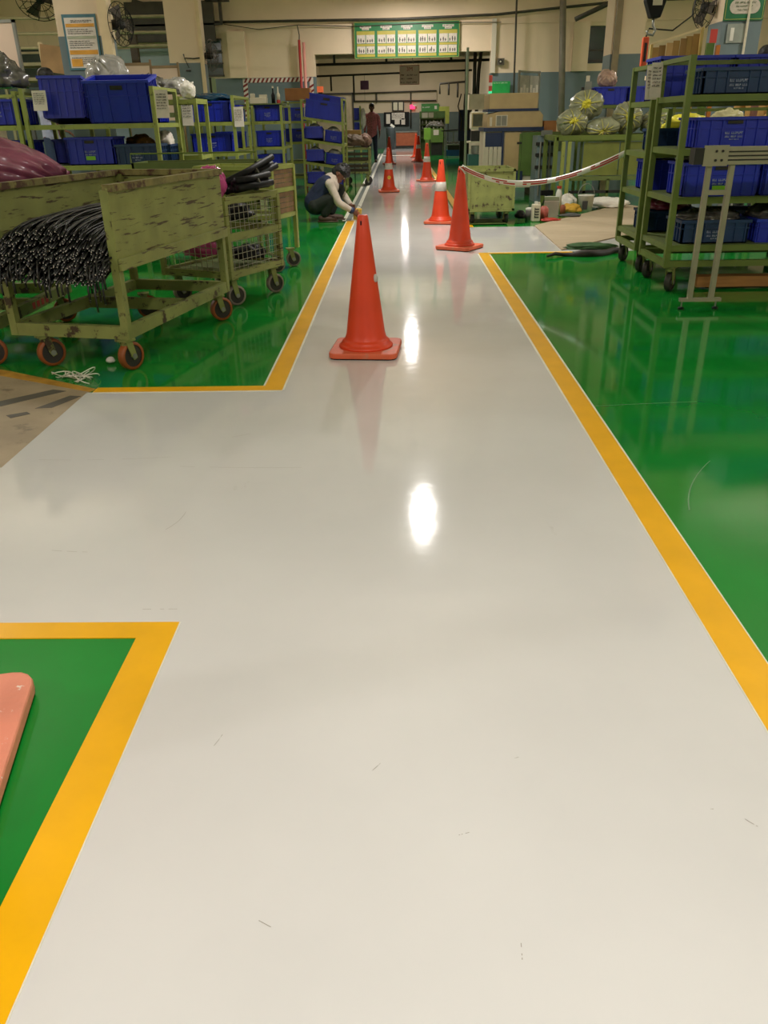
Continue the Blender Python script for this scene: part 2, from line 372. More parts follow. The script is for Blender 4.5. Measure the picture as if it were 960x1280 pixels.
struct('wall_front_dado', MB().bb(-9.6, -1.94, YW - .004, YW + .25, 0, 2.2).bb(2.2, 9.6, YW - .004, YW + .25, 0, 2.2), m_dado, 'grey-green lower band of the end wall')
struct('wall_ledge', MB().bb(-9.6, 9.6, YW - .02, YW, 3.20, 3.26), m_wall, 'thin plaster ledge above the opening')
struct('pilaster', MB().bb(-3.95, -3.55, YW - .12, YW, 2.2, 3.15), m_wall, 'cream pilaster on the end wall beside the striped tape'); struct('pilaster', MB().bb(4.08, 4.45, YW - .12, YW, 2.2, 3.2), m_wall, 'cream pilaster beside the dim window')
# windows in the end wall
wn = MB().bb(-4.75, -4.12, YW - .03, YW - .01, 2.28, 3.0); o = struct('window_1', wn, m_glass, 'dim window with dark bars beside the cage fan')
MB().bb(-4.77, -4.1, YW - .05, YW - .03, 2.24, 2.28).bb(-4.77, -4.1, YW - .05, YW - .03, 2.98, 3.02).bb(-4.77, -4.1, YW - .05, YW - .03, 2.5, 2.53).bb(-4.77, -4.1, YW - .05, YW - .03, 2.72, 2.75).build('window_bar', m_pipe, o)
o = struct('window_2', MB().bb(4.46, 5.04, YW + .1, YW + .12, 2.36, 3.12), m_glass, 'dim window above the dado near the blue crates')
MB().bb(4.46, 5.04, YW + .07, YW + .1, 2.62, 2.66).bb(4.46, 5.04, YW + .07, YW + .1, 2.40, 2.44).build('window_bar', m_pipe, o)
# beyond the columns on the other side: a far window strip
o = struct('window_3', MB().bb(-6.6, -5.0, YW - .03, YW - .01, 2.35, 2.85), M('far_glass', '#7f9494', .3, var=.2, scale=1.5), 'pale grey window band behind the cage fan')
MB().bb(-6.65, -4.95, YW - .05, YW - .03, 2.3, 2.35).bb(-5.1, -5.0, YW - .05, YW - .03, 2.3, 2.9).build('window_frame', m_wall, o)
struct('window_4', MB().bb(-8.9, -7.0, YW - .03, YW - .01, 2.1, 2.9), m_glass, 'dim window behind the white board')
# columns
def column(x, y, wdt, label, turn=0):
    o = struct('column', MB().bb(x - wdt / 2, x + wdt / 2, y, y + wdt, 2.2, CZ), m_wall, label)
    d = MB().bb(x - wdt / 2 - .002, x + wdt / 2 + .002, y - .002, y + wdt + .002, 0, 2.2).build('dado_band', m_dado, o)
    return o
column(-3.74, 10.9, 0.52, 'cream and grey column carrying the framed notice'); column(-3.69, 15.9, 0.54, 'cream and grey column with a coat hook and pale conduit')
column(3.95, 10.75, 0.45, 'grey column carrying the green sign and white conduit'); column(3.95, 15.9, 0.55, 'cream and grey column behind the hoist hook')
# conduits on columns
def conduit(label, pts, r, mat, cat='pipe', name='conduit', n=8):
    return tag(MB().tube(pts, r, n).build(name, mat, None, True), label, cat)
tag(MB().bb(-3.47, -3.36, 10.84, 10.95, 1.75, CZ).build('conduit_trunking', m_cream), 'cream cable trunking on the corner of the notice column', 'trunking')
tag(MB().bb(-3.41, -3.35, 15.84, 15.9, 1.6, CZ).build('conduit_trunking', m_cream), 'cream conduit on the column with the coat hook', 'trunking')
t = thing('conduit', 'white conduit running down to a socket on the green sign column', 'conduit', (3.985, 10.72, 0))
MB().tube([(.02, 0, 4.2), (.02, 0, 1.82)], .014, 8).build('pipe', m_cream2, t); MB().bb(-.045, .045, -.03, .03, 1.73, 1.82).build('socket_box', m_white2, t)
MB().bb(-.012, .012, -.034, -.03, 1.76, 1.79).build('socket_hole', m_dark, t)
tag(MB().bb(3.70, 3.80, 15.82, 15.9, 0.0, 4.2).build('conduit_trunking', M('brown_trunking', '#8a7a5c', .5)), 'brownish trunking on the edge of the column behind the hoist', 'trunking')
# back room
struct('wall_back', MB().bb(-9.6, 9.6, 43.3, 43.5, 0, CZ), m_back, 'grey-beige wall at the very end')
struct('back_dado', MB().bb(-9.6, 9.6, 43.27, 43.3, 0, 1.55), M('back_dado', '#55605f', .6, var=.1), 'dark lower band of the farthest wall')
struct('partition_side', MB().bb(3.3, 3.5, 27.0, 43.3, 0, CZ), m_back, 'beige side wall of the back room')
struct('partition_side', MB().bb(-3.9, -3.7, YW + .25, 43.3, 0, CZ), m_back, 'beige side wall of the back room behind the crate stack')
struct('back_beam', MB().bb(-3.7, 3.3, 27.9, 28.2, 2.95, 3.5), m_back, 'beige beam across the back room')
def pipe_thing(label, segs, r, mat=m_pipe, n=8):
    mb = MB()
    for s_ in segs: mb.tube(s_, r, n)
    return tag(mb.build('wall_pipe', mat, None, True), label, 'pipe')
pipe_thing('dark cable tray pipe running across the top of the end wall', [[(-5.06, 21.45, 3.34), (0, 21.45, 3.32), (2.3, 21.45, 3.37), (5.2, 21.45, 3.58), (9, 21.45, 3.62)]], .028)
pipe_thing('thin dark cable sagging along the end wall', [[(-4.0, 21.5, 3.3), (-3.2, 21.5, 3.18), (-2.3, 21.5, 3.25), (-1, 21.5, 3.20), (1, 21.5, 3.24), (2.4, 21.5, 3.22)]], .008)
pipe_thing('long dark pipe hung below the opening lintel on droppers', [[(-2.4, 25.5, 2.66), (2.6, 25.5, 2.70)]] + [[(x, 25.5, 2.66), (x, 25.5, 3.2)] for x in (-1.75, -.3, 1.5)], .035)
pipe_thing('thinner dark pipe below the hung pipe', [[(-2.4, 26, 2.40), (2.13, 26, 2.48)]] + [[(x, 26, 2.4), (x, 26, b)] for x, b in ((-1.9, 2.02), (-1.25, 1.75), (2.0, 1.7))], .026)
pipe_thing('dark pipe loop on the far back room wall', [[(-2.5, 43.2, 2.40), (1.87, 43.2, 2.46), (1.87, 43.2, 2.04), (-2.5, 43.2, 2.08)], [(0.64, 43.2, 2.42), (.64, 43.2, .9)], [(-1.0, 43.2, 2.4), (-1.0, 43.2, 2.0)]], .035)
pipe_thing('dark pipe stepping across the side wall of the back room', [[(1.9, 40.5, 2.25), (1.9, 40.5, 2.66), (3.1, 40.5, 2.72)], [(2.3, 40.5, 2.68), (2.3, 40.5, 2.2)], [(2.7, 40.5, 2.68), (2.7, 40.5, 2.1)]], .045)
pipe_thing('dark vertical pipe beside the beige machine', [[(2.71, 21.4, 4.2), (2.77, 21.4, .6)]], .022)
pipe_thing('broad grey pipe on the end wall near the notice stand', [[(3.72, 21.35, 4.2), (3.95, 21.35, .5)]], .075, M('grey_pipe', '#766f60', .5))
pipe_thing('dark vertical pipes clustered at the opening jamb', [[(1.75, 23, 2.9), (1.76, 23, 1.55)], [(1.95, 23, 2.9), (1.95, 23, 1.7)], [(2.12, 23, 2.95), (2.05, 23, 2.3), (2.02, 23, 1.2)]], .045)
tag(MB().tube([(-2.27, 21.45, 2.95), (-2.27, 21.45, 0)], .03, 8).build('fire_pipe', m_redpipe, None, True), 'red fire pipe standing against the end wall', 'pipe')
tag(MB().tube([(-2.17, 21.45, 2.9), (-2.17, 21.45, 0)], .035, 8).build('fire_pipe', m_pinkpipe, None, True), 'faded pink pipe beside the red fire pipe', 'pipe')
tag(MB().tube([(-2.3, 21.5, 3.25), (-2.26, 21.47, 3.05), (-2.27, 21.45, 2.9)], .012, 6).build('wall_cable', m_pipe, None, True), 'short dark cable above the red fire pipe', 'cable')
tag(MB().box((-5.1, 21.35, 3.5), (1.9, .08, .09), mat=Matrix.Rotation(.3, 3, 'Y')).bb(-CZ, -4.18, 21.3, 21.4, 2.95, 3.75).bb(-4.05, -3.99, 21.3, 21.4, 3.3, 3.75).bb(-4.35, -3.8, 21.3, 21.4, 3.72, 3.8).bb(-6, -4.0, 21.3, 21.4, 3.27, 3.31).build('cable_bracket', m_pipe), 'dark steel bracket holding cables by the cage fan', 'bracket')
tag(MB().bb(-5.75, -5.6, 19.8, 19.95, 2.05, 3.0).bb(-6.6, -5.3, 19.85, 19.92, 2.98, 3.05).build('wall_bracket', M('brown_steel', '#4a3c2e', .6)), 'dark brown post behind the partition boards', 'post')
pipe_thing('dark diagonal strut above the dim window', [[(3.9, 20.5, 3.15), (5.0, 20.5, 3.6)]], .05)
pipe_thing('cream horizontal pipes high behind the notice column', [[(-9, 19, 2.98), (-4.4, 19, 2.94)], [(-9, 19, 2.72), (-4.4, 19, 2.70)], [(-9, 19, 3.25), (-4.4, 19, 3.22)]], .03, M('pipe_olive', '#a39a78', .5))
# striped hazard tape on end wall (each stripe its own piece)
hz = thing('hazard_tape', 'red and white striped tape framing the dark panel on the wall', 'tape', (0, 21.585, 0))
MB().bb(-3.68, -2.0, 0, .004, 2.10, 2.19).build('tape_ground', m_paper, hz); MB().bb(-3.68, -3.57, 0, .004, 1.35, 2.10).build('tape_ground', m_paper, hz); MB().bb(-2.09, -2.0, 0, .004, 1.6, 2.10).build('tape_ground', m_paper, hz)
ms = MB().add([(0, -.003, 0), (.05, -.003, 0), (.10, -.003, .09), (.05, -.003, .09)], [(0, 1, 2, 3)]).mesh('stripe', M('stripe_red', '#7c2420', .5))
for i in range(16):
    o = bpy.data.objects.new('stripe', ms); COL.objects.link(o); o.parent = hz; o.location = (-3.66 + i * .102, 0, 2.10)
ms = MB().add([(0, -.003, .0), (.11, -.003, .06), (.11, -.003, .11), (0, -.003, .05)], [(0, 1, 2, 3)]).mesh('stripe', MC['stripe_red'])
for i in range(7):
    o = bpy.data.objects.new('stripe', ms); COL.objects.link(o); o.parent = hz; o.location = (-3.68, 0, 1.37 + i * .104)
for i in range(4):
    o = bpy.data.objects.new('stripe', ms); COL.objects.link(o); o.parent = hz; o.location = (-2.10, 0, 1.62 + i * .11)

# ------------------------------------------------------------------ ceiling fittings (lamps' housings, side-bay ones added)
for k, (x, y) in enumerate(LIGHT_ROWS):
    t = thing('ceiling_lamp', 'long white strip lamp hung from the ceiling', 'lamp', (x, y, LZ), 0, 'strip lamps under the ceiling')
    MB().bb(-.14, .14, -.55, .55, 0, .06).build('housing', m_white2, t)
    MB().tube([(0, -.4, .05), (0, -.4, CZ - LZ)], .008, 6).build('hanging_rod', m_steel, t); MB().tube([(0, .4, .05), (0, .4, CZ - LZ)], .008, 6).build('hanging_rod', m_steel, t)

# ------------------------------------------------------------------ traffic cones
def cone_master(label, band=False, sticker=False, chip=False, base_mat=m_orangebase):
    t = thing('traffic_cone', label, 'traffic cone')
    s = .2; r = .045; pts = []
    for cx, cy, a0 in ((s - r, s - r, 0), (-s + r, s - r, 90), (-s + r, -s + r, 180), (s - r, -s + r, 270)):
        for k in range(5):
            a = math.radians(a0 + k * 22.5); pts.append((cx + r * math.cos(a), cy + r * math.sin(a)))
    b = MB().poly(pts, .006, .038).build('base', base_mat, t, bevel=.006)
    MB().poly([(p[0] * .97, p[1] * .97) for p in pts], 0, .008).build('base_rubber', m_black, b)
    def rad(z): return .118 + (.029 - .118) * (z - .09) / (.775 - .09)
    prof = [(.160, .036), (.160, .047), (.152, .056), (.144, .058), (.141, .072), (.134, .080), (.126, .083), (.122, .092)]
    prof += [(rad(z), z) for z in (.12, .3, .5, .65, .765)] + [(.027, .774), (.022, .777), (.020, .72)]
    MB().lathe(prof, 36).build('cone_body', m_orange, t, True)
    MB().lathe([(.017, .71), (.0195, .7765)], 20).build('top_hole', m_dark, t)
    MB().box((-.006, -.0335, .735), (.008, .008, .022)).build('slot', m_black, t)
    if band: MB().lathe([(rad(.40) + .0005, .40), (rad(.40) + .0025, .401), (rad(.51) + .0025, .509), (rad(.51) + .0005, .51)], 36).build('reflective_band', m_band, t, True)
    if sticker:
        mb = MB(); c = MB().lathe([(.034, 0), (.034, .004)], 20, M3=Matrix.Rotation(PI / 2 - .13, 3, 'X'))
        mb.add([p + Vector((.005, -rad(.26) - .001, .26)) for p in c.v], c.f); st = mb.build('sticker', m_stick, t)
        g = MB(); glyphs(g, -.02, .028, .262, .008, -rad(.26) - .006, 5); g.build('sticker_print', m_mgreen, st)
    if chip:
        MB().ball((rad(.44) * .93, -.028, .435), (.016, .02, .024), nu=10, nv=6).build('worn_patch', M('chip_grey', '#b9b4ae', .5), t)
    return t
c1 = cone_master('orange traffic cone with a pale worn patch standing alone mid-walkway', chip=True)
c1.location = (-.2, 4.74, WZ); c1.rotation_euler = (0, 0, math.radians(-5))
c3 = cone_master('plain orange traffic cone with the barrier tape tied to its tip'); c3.location = (.65, 8.93, WZ); c3.rotation_euler = (0, 0, math.radians(-32)); c3.scale = (1.0, 1.0, 1.04)
cb = cone_master('orange cone with a pale band just behind the tape-tied cone', band=True); cb.location = (.56, 11.3, WZ); cb.rotation_euler = (0, 0, math.radians(-12))
cs = cone_master('orange traffic cone with pale band and round yellow sticker', band=True, sticker=True); cs.location = (-.18, 16.6, WZ); cs.rotation_euler = (0, 0, .05)
dup(c3, (-.27, 27.4, WZ), .1, 'orange cone standing directly behind the yellow-stickered cone').scale = (1, 1, 1)
dup(cb, (.64, 19.3, WZ), .3, 'orange cone with pale band on the yellow line beyond the plywood sheet')
dup(cb, (.67, 28.6, WZ), .2, 'orange cone with pale band near the red-brown box')
dup(c3, (.66, 31.8, WZ), .1, 'plain orange cone hidden behind a banded cone near the red-brown box').scale = (1, 1, 1)
cf = cone_master('faded pink-orange cone whose worn base lies on green paint by the yellow line', base_mat=m_pinkbase)
A = Vector((-.895, 1.575)); dv = Vector((.072, -.345)).normalized() * -1   # far corner and edge direction
ang = math.atan2(-dv.x, dv.y)
cf.scale = (1.25, 1.25, 1.2); off = Matrix.Rotation(ang, 2) @ Vector((.25, .25)); cf.location = (A.x - off.x - .01, A.y - off.y + .02, 0); cf.rotation_euler = (0, 0, ang)

# ------------------------------------------------------------------ trolleys
def caster(parent, x, y, top, r=.08, rz=0.0, wm=m_wheelo):
    f = MB(); R = Matrix.Rotation(rz, 3, 'Z'); c = Vector((x, y, 0))
    def add(mb2): f.add([c + R @ p for p in mb2.v], mb2.f)
    w = .021; k = MB(); k.bb(-.04, .04, -.04, .04, top - .012, top)
    for s in (-1, 1):
        k.polyY([(-.022, top - .01), (.022, top - .01), (.045, r - .012), (.02, r - .022), (.005, r)], s * (w + .007) - .003, s * (w + .007) + .003)
    k.lathe([(.026, top - .035), (.026, top - .01)], 12)
    add(k); fork = f.build('caster_fork', m_olive2, parent)
    def wheel(prof, n=20, cap=True):
        mb = MB().lathe(prof, n, M3=Matrix.Rotation(PI / 2, 3, 'X'), cap=cap); q = MB(); q.add([c + R @ (p + Vector((.025, 0, r))) for p in mb.v], mb.f); return q
    wheel([(r * .78, -w), (r * .97, -w), (r, -w * .6), (r, w * .6), (r * .97, w), (r * .78, w)], 20, False).build('tyre', wm, fork, True)
    wheel([(r * .79, -w * .75), (r * .79, w * .75)]).build('wheel_disc', m_tyre, fork)
    wheel([(.016, -w - .012), (.016, w + .012)], 10).build('hub', m_steel, fork)
    return fork
def trolley(label, FR, rz, Wd, Ln, z0=.18, zt=.25, box=(.55, .96), sides='LRB', mat=m_olive, legs=True, wm=m_wheelo, wrz=(.3, .3, -.2, .4), caster_in=.12, name='parts_trolley'):
    """origin at front-right corner; x runs to the left side as negative, y to the back"""
    t = thing(name, label, 'trolley', (FR[0], FR[1], 0), rz)
    zm = (z0 + zt) / 2; h = zt - z0
    for (a, b) in (((0, 0), (-Wd, 0)), ((0, Ln), (-Wd, Ln)), ((0, 0), (0, Ln)), ((-Wd, 0), (-Wd, Ln)), ((0, Ln * .55), (-Wd, Ln * .55))):
        MB().beam((a[0], a[1], zm), (b[0], b[1], zm), .04, h).build('base_rail', m_olive2, t)
    for (x, y) in ((0, 0), (-Wd, 0), (0, Ln), (-Wd, Ln)):
        MB().bb(x - .022, x + .022, y - .022, y + .022, z0, box[1] - .01).build('post', m_olive2, t)
    MB().bb(-Wd, 0, 0, Ln, box[0], box[0] + .02).build('deck', m_deck, t)
    def panel(a, b):
        a = Vector(a); b = Vector(b); p = MB().beam((a.x, a.y, (box[0] + box[1]) / 2), (b.x, b.y, (box[0] + box[1]) / 2), .012, box[1] - box[0]).build('side_panel', mat, t)
        e = MB().beam((a.x, a.y, box[1]), (b.x, b.y, box[1]), .05, .035).build('top_rim', M('rim_worn', '#7c7440', .55, var=.3, scale=14, wear=('#4a2e1c', .5, .6, 10, (1, 1, 1))), p)
        MB().beam((a.x, a.y, box[0] + .03), (b.x, b.y, box[0] + .03), .05, .06).build('bottom_rail', mat, p)
        return p
    o = .022
    if 'R' in sides: panel((o, -.02, 0), (o, Ln + .02, 0))
    if 'L' in sides: panel((-Wd - o, -.02, 0), (-Wd - o, Ln + .02, 0))
    if 'B' in sides: panel((-Wd, Ln + o, 0), (0, Ln + o, 0))
    if 'F' in sides: panel((-Wd, -o, 0), (0, -o, 0))
    ci = caster_in
    for k, (x, y) in enumerate(((-.02, .0), (-Wd + ci + .05, .0), (-.02, Ln - ci), (-Wd + ci, Ln - ci))): caster(t, x, y, z0, r=min(.08, z0 * .45), rz=wrz[k], wm=wm)
    return t
T1 = trolley('worn green steel trolley with scratched side panel carrying the black cables', (-1.51, 4.40), math.radians(-12), .70, 1.38, wrz=(1.25, 1.0, .9, .5))
T2 = trolley('green trolley with red lettering on its rail under the pink bag', (-2.37, 4.55), 0, .7, 1.25, box=(.55, .86), wrz=(.4, .6, .3, .5))
g = MB(); 
for i in range(4): g.bb(.021, .0215, .60 + i * .07, .645 + i * .07, .195, .235)
g.build('red_lettering', m_red, T2)
# mesh-sided trolley
def mesh_trolley(label, FR, rz, Wd, Ln, z0, z1, mids, wm):
    t = thing('mesh_trolley', label, 'trolley', (FR[0], FR[1], 0), rz)
    for (x, y) in ((0, 0), (-Wd, 0), (0, Ln), (-Wd, Ln)): MB().bb(x - .018, x + .018, y - .018, y + .018, z0 - .03, z1).build('post', m_olive, t)
    for z in [z0] + mids + [z1]:
        for (a, b) in (((0, 0), (-Wd, 0)), ((0, Ln), (-Wd, Ln)), ((0, 0), (0, Ln)), ((-Wd, 0), (-Wd, Ln))):
            MB().beam((a[0], a[1], z), (b[0], b[1], z), .03, .05).build('rail', m_olive, t)
    MB().bb(-Wd, 0, 0, Ln, z0 - .01, z0 + .005).build('deck', m_deck, t)
    for (a, b) in (((0, 0), (0, Ln)), ((-Wd, 0), (0, 0)), ((-Wd, Ln), (0, Ln))):
        a = Vector((a[0], a[1], 0)); b = Vector((b[0], b[1], 0)); mb = MB(); n = 12; nz = 11
        for k in range(1, n): p = a.lerp(b, k / n); mb.beam((p.x, p.y, z0), (p.x, p.y, z1), .004, .004)
        for k in range(1, nz): z = z0 + (z1 - z0) * k / nz; mb.beam((a.x, a.y, z), (b.x, b.y, z), .004, .004)
        mb.build('wire_mesh', M('wire', '#9a9684', .4, .4), t)
    for (x, y) in ((-.05, Ln - .07), (-Wd + .06, Ln - .07), (-.05, .07), (-Wd + .06, .07)): caster(t, x, y, z0 - .03, .075, 1.1, wm)
    return t
MT = mesh_trolley('green trolley with wire mesh sides and a pale wheel', (-1.24, 6.06), math.radians(-25), .62, .68, .235, .75, [.50], m_wheelw)
# trolley with slatted panel
t = thing('slatted_trolley', 'green trolley with brown slatted side panels behind the mesh trolley', 'trolley', (-1.12, 7.62), math.radians(-20)) if False else None
t = thing('slatted_trolley', 'green trolley with brown slatted side panels behind the mesh trolley', 'trolley', (-1.11, 7.55, 0), math.radians(-18))
for (x, y) in ((0, 0), (-.75, 0), (0, .45), (-.75, .45)): MB().bb(x - .018, x + .018, y - .018, y + .018, .17, .9).build('post', m_rackg, t)
for z in (.89, .70, .48):
    for (a, b) in (((0, 0), (0, .45)), ((-.75, 0), (0, 0)), ((-.75, .45), (0, .45)), ((-.75, 0), (-.75, .45))): MB().beam((a[0], a[1], z), (b[0], b[1], z), .03, .035).build('rail', m_rackg, t)
for j, (za, zb) in enumerate(((.72, .87), (.50, .68))):
    for k in range(4):
        z = za + (zb - za) * (k + .5) / 4; MB().beam((0, .02, z), (0, .43, z), .012, (zb - za) / 4.6).build('slat', M('slat_brown', '#7b5c3a', .6, var=.3, scale=12), t)
for (x, y) in ((-.05, .05), (-.7, .05), (-.05, .4), (-.7, .4)): caster(t, x, y, .17, .07, .6, m_wheelw)
MB().bb(-.75, 0, 0, .45, .46, .47).build('deck', m_deck, t)
# low long bin behind, with rails
t = thing('rail_bin', 'long dark green bin with thin top rail in front of the racks', 'bin', (-2.55, 8.30, 0), 0)
MB().bb(0, 1.2, 0, .02, .35, .92).bb(0, 1.2, .5, .52, .35, .92).bb(0, .02, 0, .52, .35, .92).bb(1.18, 1.2, 0, .52, .35, .92).bb(0, 1.2, 0, .52, .34, .36).build('body', m_deck, t)
for z in (.5, .65, .8): MB().bb(-.005, 1.205, -.012, 0, z, z + .03).build('ridge', m_olive2, t)
MB().tube([(0, 0, .92), (0, 0, 1.0), (1.2, 0, 1.0), (1.2, 0, .92)], .008, 6).build('top_rail', m_rackd, t)
for x in (.03, 1.17):
    for y in (.03, .49): MB().bb(x - .02, x + .02, y - .02, y + .02, 0, .36).build('leg', m_olive2, t)

# cable bundle: hundreds of cut cables
mb = MB(); rc = random.Random(11); Rz = Matrix.Rotation(math.radians(-12), 3, 'Z'); O = Vector((-1.51, 4.40, 0))
ends = MB()
for i in range(900):
    xe = -rc.uniform(.02, .72); lay = rc.random()
    edge = 1 - abs((xe + .36) / .40) ** 3
    ze = .50 + lay * (.06 + .20 * edge); ye = -.16 + .13 * lay + rc.uniform(-.05, .05)
    zm = .585 + lay * (.07 + .15 * max(0, edge)); xs = -.06 + xe * rc.uniform(.25, .6)
    P0 = Vector((xs, 1.25, zm)); P1 = Vector((xs + (xe - xs) * .30, .62, zm + .05 * lay)); P2 = Vector((xe - .05, .14, zm + .03)); P3 = Vector((xe + .01, ye, ze))
    pts = []
    for k in range(11):
        t_ = k / 10; q = P0 * (1 - t_) ** 3 + P1 * 3 * t_ * (1 - t_) ** 2 + P2 * 3 * t_ * t_ * (1 - t_) + P3 * t_ ** 3
        q += Vector((.012 * math.sin(4 * t_ + i), 0, .010 * math.sin(5 * t_ + i * 1.7)))
        if q.y > -.03: q.x = min(-.032, max(-.668, q.x))
        pts.append(O + Rz @ q)
    mb.tube(pts, .0062, 6)
    e = pts[-1]; d = (pts[-1] - pts[-2]).normalized()
    ends.tube([e - d * .001, e + d * .0012], .0031, 5)
for i in range(60):   # strands hanging at the open end
    x = -rc.uniform(.0, .70); z0 = rc.uniform(.53, .62); ln = rc.uniform(.03, .13) * (1.4 if x > -.25 else 1); y0 = rc.uniform(-.16, -.08)
    pts = [O + Rz @ Vector((x + .02 * math.sin(i), y0 + .14, z0 + .02)), O + Rz @ Vector((x, y0, z0)), O + Rz @ Vector((x + .01, y0 - .03, z0 - ln * .5)), O + Rz @ Vector((x + .015, y0 - .035, z0 - ln))]
    mb.tube(pts, .0062, 6); e = pts[-1]; ends.tube([e, e - Vector((0, 0, .0015))], .0026, 5)
cbun = mb.build('cable_bundle', m_cable, None, True); tag(cbun, 'heap of hundreds of cut black cables spilling from the worn green trolley', 'cables', kind='stuff')
eo = ends.build('cut_end', M('cut_end_glint', '#dedad4', .3, .2), cbun)  # cut end faces, with their specular dots put in as white colour

# generic bags ---------------------------------------------------
def pleat_bag(name, label, cat, loc, r, axis, seed, mat, tie_mat=None, pleats=17, group=None, amp=.16, neck=.35, nu=56, nv=28):
    """a tied film bag: pole of the sphere is the tie, pleats radiate from it"""
    ax = Vector(axis).normalized(); R = Vector((0, 0, 1)).rotation_difference(ax).to_matrix()
    rr = random.Random(seed); ph0 = rr.uniform(0, 6)
    def fn(d, th, ph):
        k = max(0, 1 - th / 1.9); s = 1 + .16 * fb(d.x + seed, d.y, d.z, 1.7) + .07 * fb(d.x, d.y + seed, d.z, 4.5)
        s += amp * k * (.5 * math.sin(pleats * ph + ph0 + 2 * fb(d.x, d.y, seed, 2)) + .35 * math.sin((pleats * 1.7) * ph + seed))
        s += .07 * (1 - 2.2 * abs(noise.noise(Vector((d.x * 3.5 + seed, d.y * 3.5, d.z * 3.5)))))
        s *= 1 - .22 * max(0, 1 - th / .55) ** 1.5
        return s
    t = thing(name, label, cat, loc, 0, group)
    MB().ball((0, 0, 0), r, fn, nu, nv, R).build('bag_body', mat, t, True)
    if tie_mat:
        rz = (r if not hasattr(r, '__len__') else min(r))
        pr = (r if not hasattr(r, '__len__') else sum(r) / 3) * .80
        def ft(d, th, ph): return 1 + .3 * math.sin(6 * ph + seed) * max(0, math.cos(th)) + .25 * fb(d.x, d.y, d.z + seed, 3)
        mb = MB().ball(ax * pr, (rz * .36, rz * .36, rz * .22), ft, 20, 10, R)
        tip = ax * (pr + rz * .12); side = R @ Vector((math.cos(ph0), math.sin(ph0), .2))
        mb.tube([tip, tip + side * rz * .2 + ax * .02, tip + side * rz * .45 + Vector((0, 0, -rz * .2))], .03, 7, True, [rz * .1, rz * .12, rz * .16])
        mb.build('tied_neck', tie_mat, t, True)
        if group:
            st = MB(); r3 = r if hasattr(r, '__len__') else (r, r, r)
            for k in range(11):
                ph = k * 2 * PI / 11 + rr.uniform(-.2, .2); pts = []; L_ = rr.uniform(.7, 1.35)
                for j in range(7):
                    th = .12 + L_ * j / 6; d = Vector((math.sin(th) * math.cos(ph), math.sin(th) * math.sin(ph), math.cos(th))); q = fn(d, th, ph) * 1.012
                    pts.append(R @ Vector((d.x * r3[0] * q, d.y * r3[1] * q, d.z * r3[2] * q)))
                st.tube(pts, .01, 5, True, [.012, .010, .008, .007, .006, .004, .002])
            st.build('yellow_crease_glint', M('yellow_crease_glint', '#b9b45a', .4, var=.2), t, True)['kind'] = 'stuff'  # yellow ridges along the creases; film reflections put in as colour
    return t
def lump(name, label, cat, loc, r, seed, mat, group=None, rough=.45, flat=True, nu=44, nv=26, kind=None):
    def fn(d, th, ph):
        rg = lambda k, q: 1 - 2.2 * abs(noise.noise(Vector((d.x * q + seed, d.y * q - seed, d.z * q + k))))
        s = .92 + rough * (.55 * fb(d.x + seed, d.y, d.z, 1.9) + .24 * rg(3, 3.0) + .22 * rg(7, 7.0))
        if flat and d.z < -.35: s *= .35 / -d.z
        return s
    o = MB().ball((0, 0, 0), r, fn, nu, nv).build(name, mat, None, True)
    o.location = loc; tag(o, label, cat, group, kind); return o

# pink bag on second trolley
pleat_bag('film_bag', 'large pink plastic bag lying on the trolley behind the cables', 'bag', (-2.47, 5.45, 1.02), (.15, .22, .34), (.92, .12, -.30), 3, m_pink, m_pinkh, 16, amp=.3)
pleat_bag('film_bag', 'bright pink plastic bag inside the mesh trolley', 'bag', (-1.37, 6.28, .85), (.11, .11, .12), (.5, -.3, 1), 5, m_pinkh, m_pinkh, 9)
lump('film_bag', 'dark pink bag seen through the mesh of the trolley', 'bag', (-1.52, 6.42, .385), (.15, .14, .12), 9, m_pinkh)
pleat_bag('film_bag', 'silvery plastic bag in the mesh trolley', 'bag', (-1.50, 6.60, .79), (.11, .10, .09), (-.2, -.5, 1), 15, m_film, m_film, 9)
# black tubes in mesh trolley
for i, (a, b, r, lab) in enumerate((((-1.31, 6.52, .80), (-1.01, 6.97, .95), .045, 'thick black hose tied with cord leaning out of the mesh trolley'), ((-1.20, 6.31, .825), (-1.00, 6.63, .845), .04, 'thick black hose lying along the mesh trolley rim'))):
    mb = MB(); a = Vector(a); b = Vector(b); rr = random.Random(i)
    for k in range(6):
        an = k * 2.4; q = (b - a).normalized().orthogonal(); q2 = (b - a).normalized().cross(q); rad = r * math.sqrt(k / 7)
        off = q * math.cos(an) * rad + q2 * math.sin(an) * rad; mb.tube([a + off, a.lerp(b, .5) + off * .9, b + off * 1.1], .024, 10)
    o = mb.build('hose_bundle', m_black, None, True); tag(o, lab, 'hose')
    c = a.lerp(b, .6); q = (b - a).normalized()
    MB().lathe([(r + .012, -.006), (r + .012, .006)], 16, c, Vector((0, 0, 1)).rotation_difference(q).to_matrix()).build('tie_cord', M('cord', '#5a564c', .6), o)

lump('cable_coil', 'black cable coil heaped inside the mesh trolley', 'cables', (-1.36, 6.51, .62), (.22, .20, .09), 17, m_black)
lump('cable_coil', 'dark cable coil low in the mesh trolley', 'cables', (-1.19, 6.56, .32), (.13, .14, .07), 19, m_black)
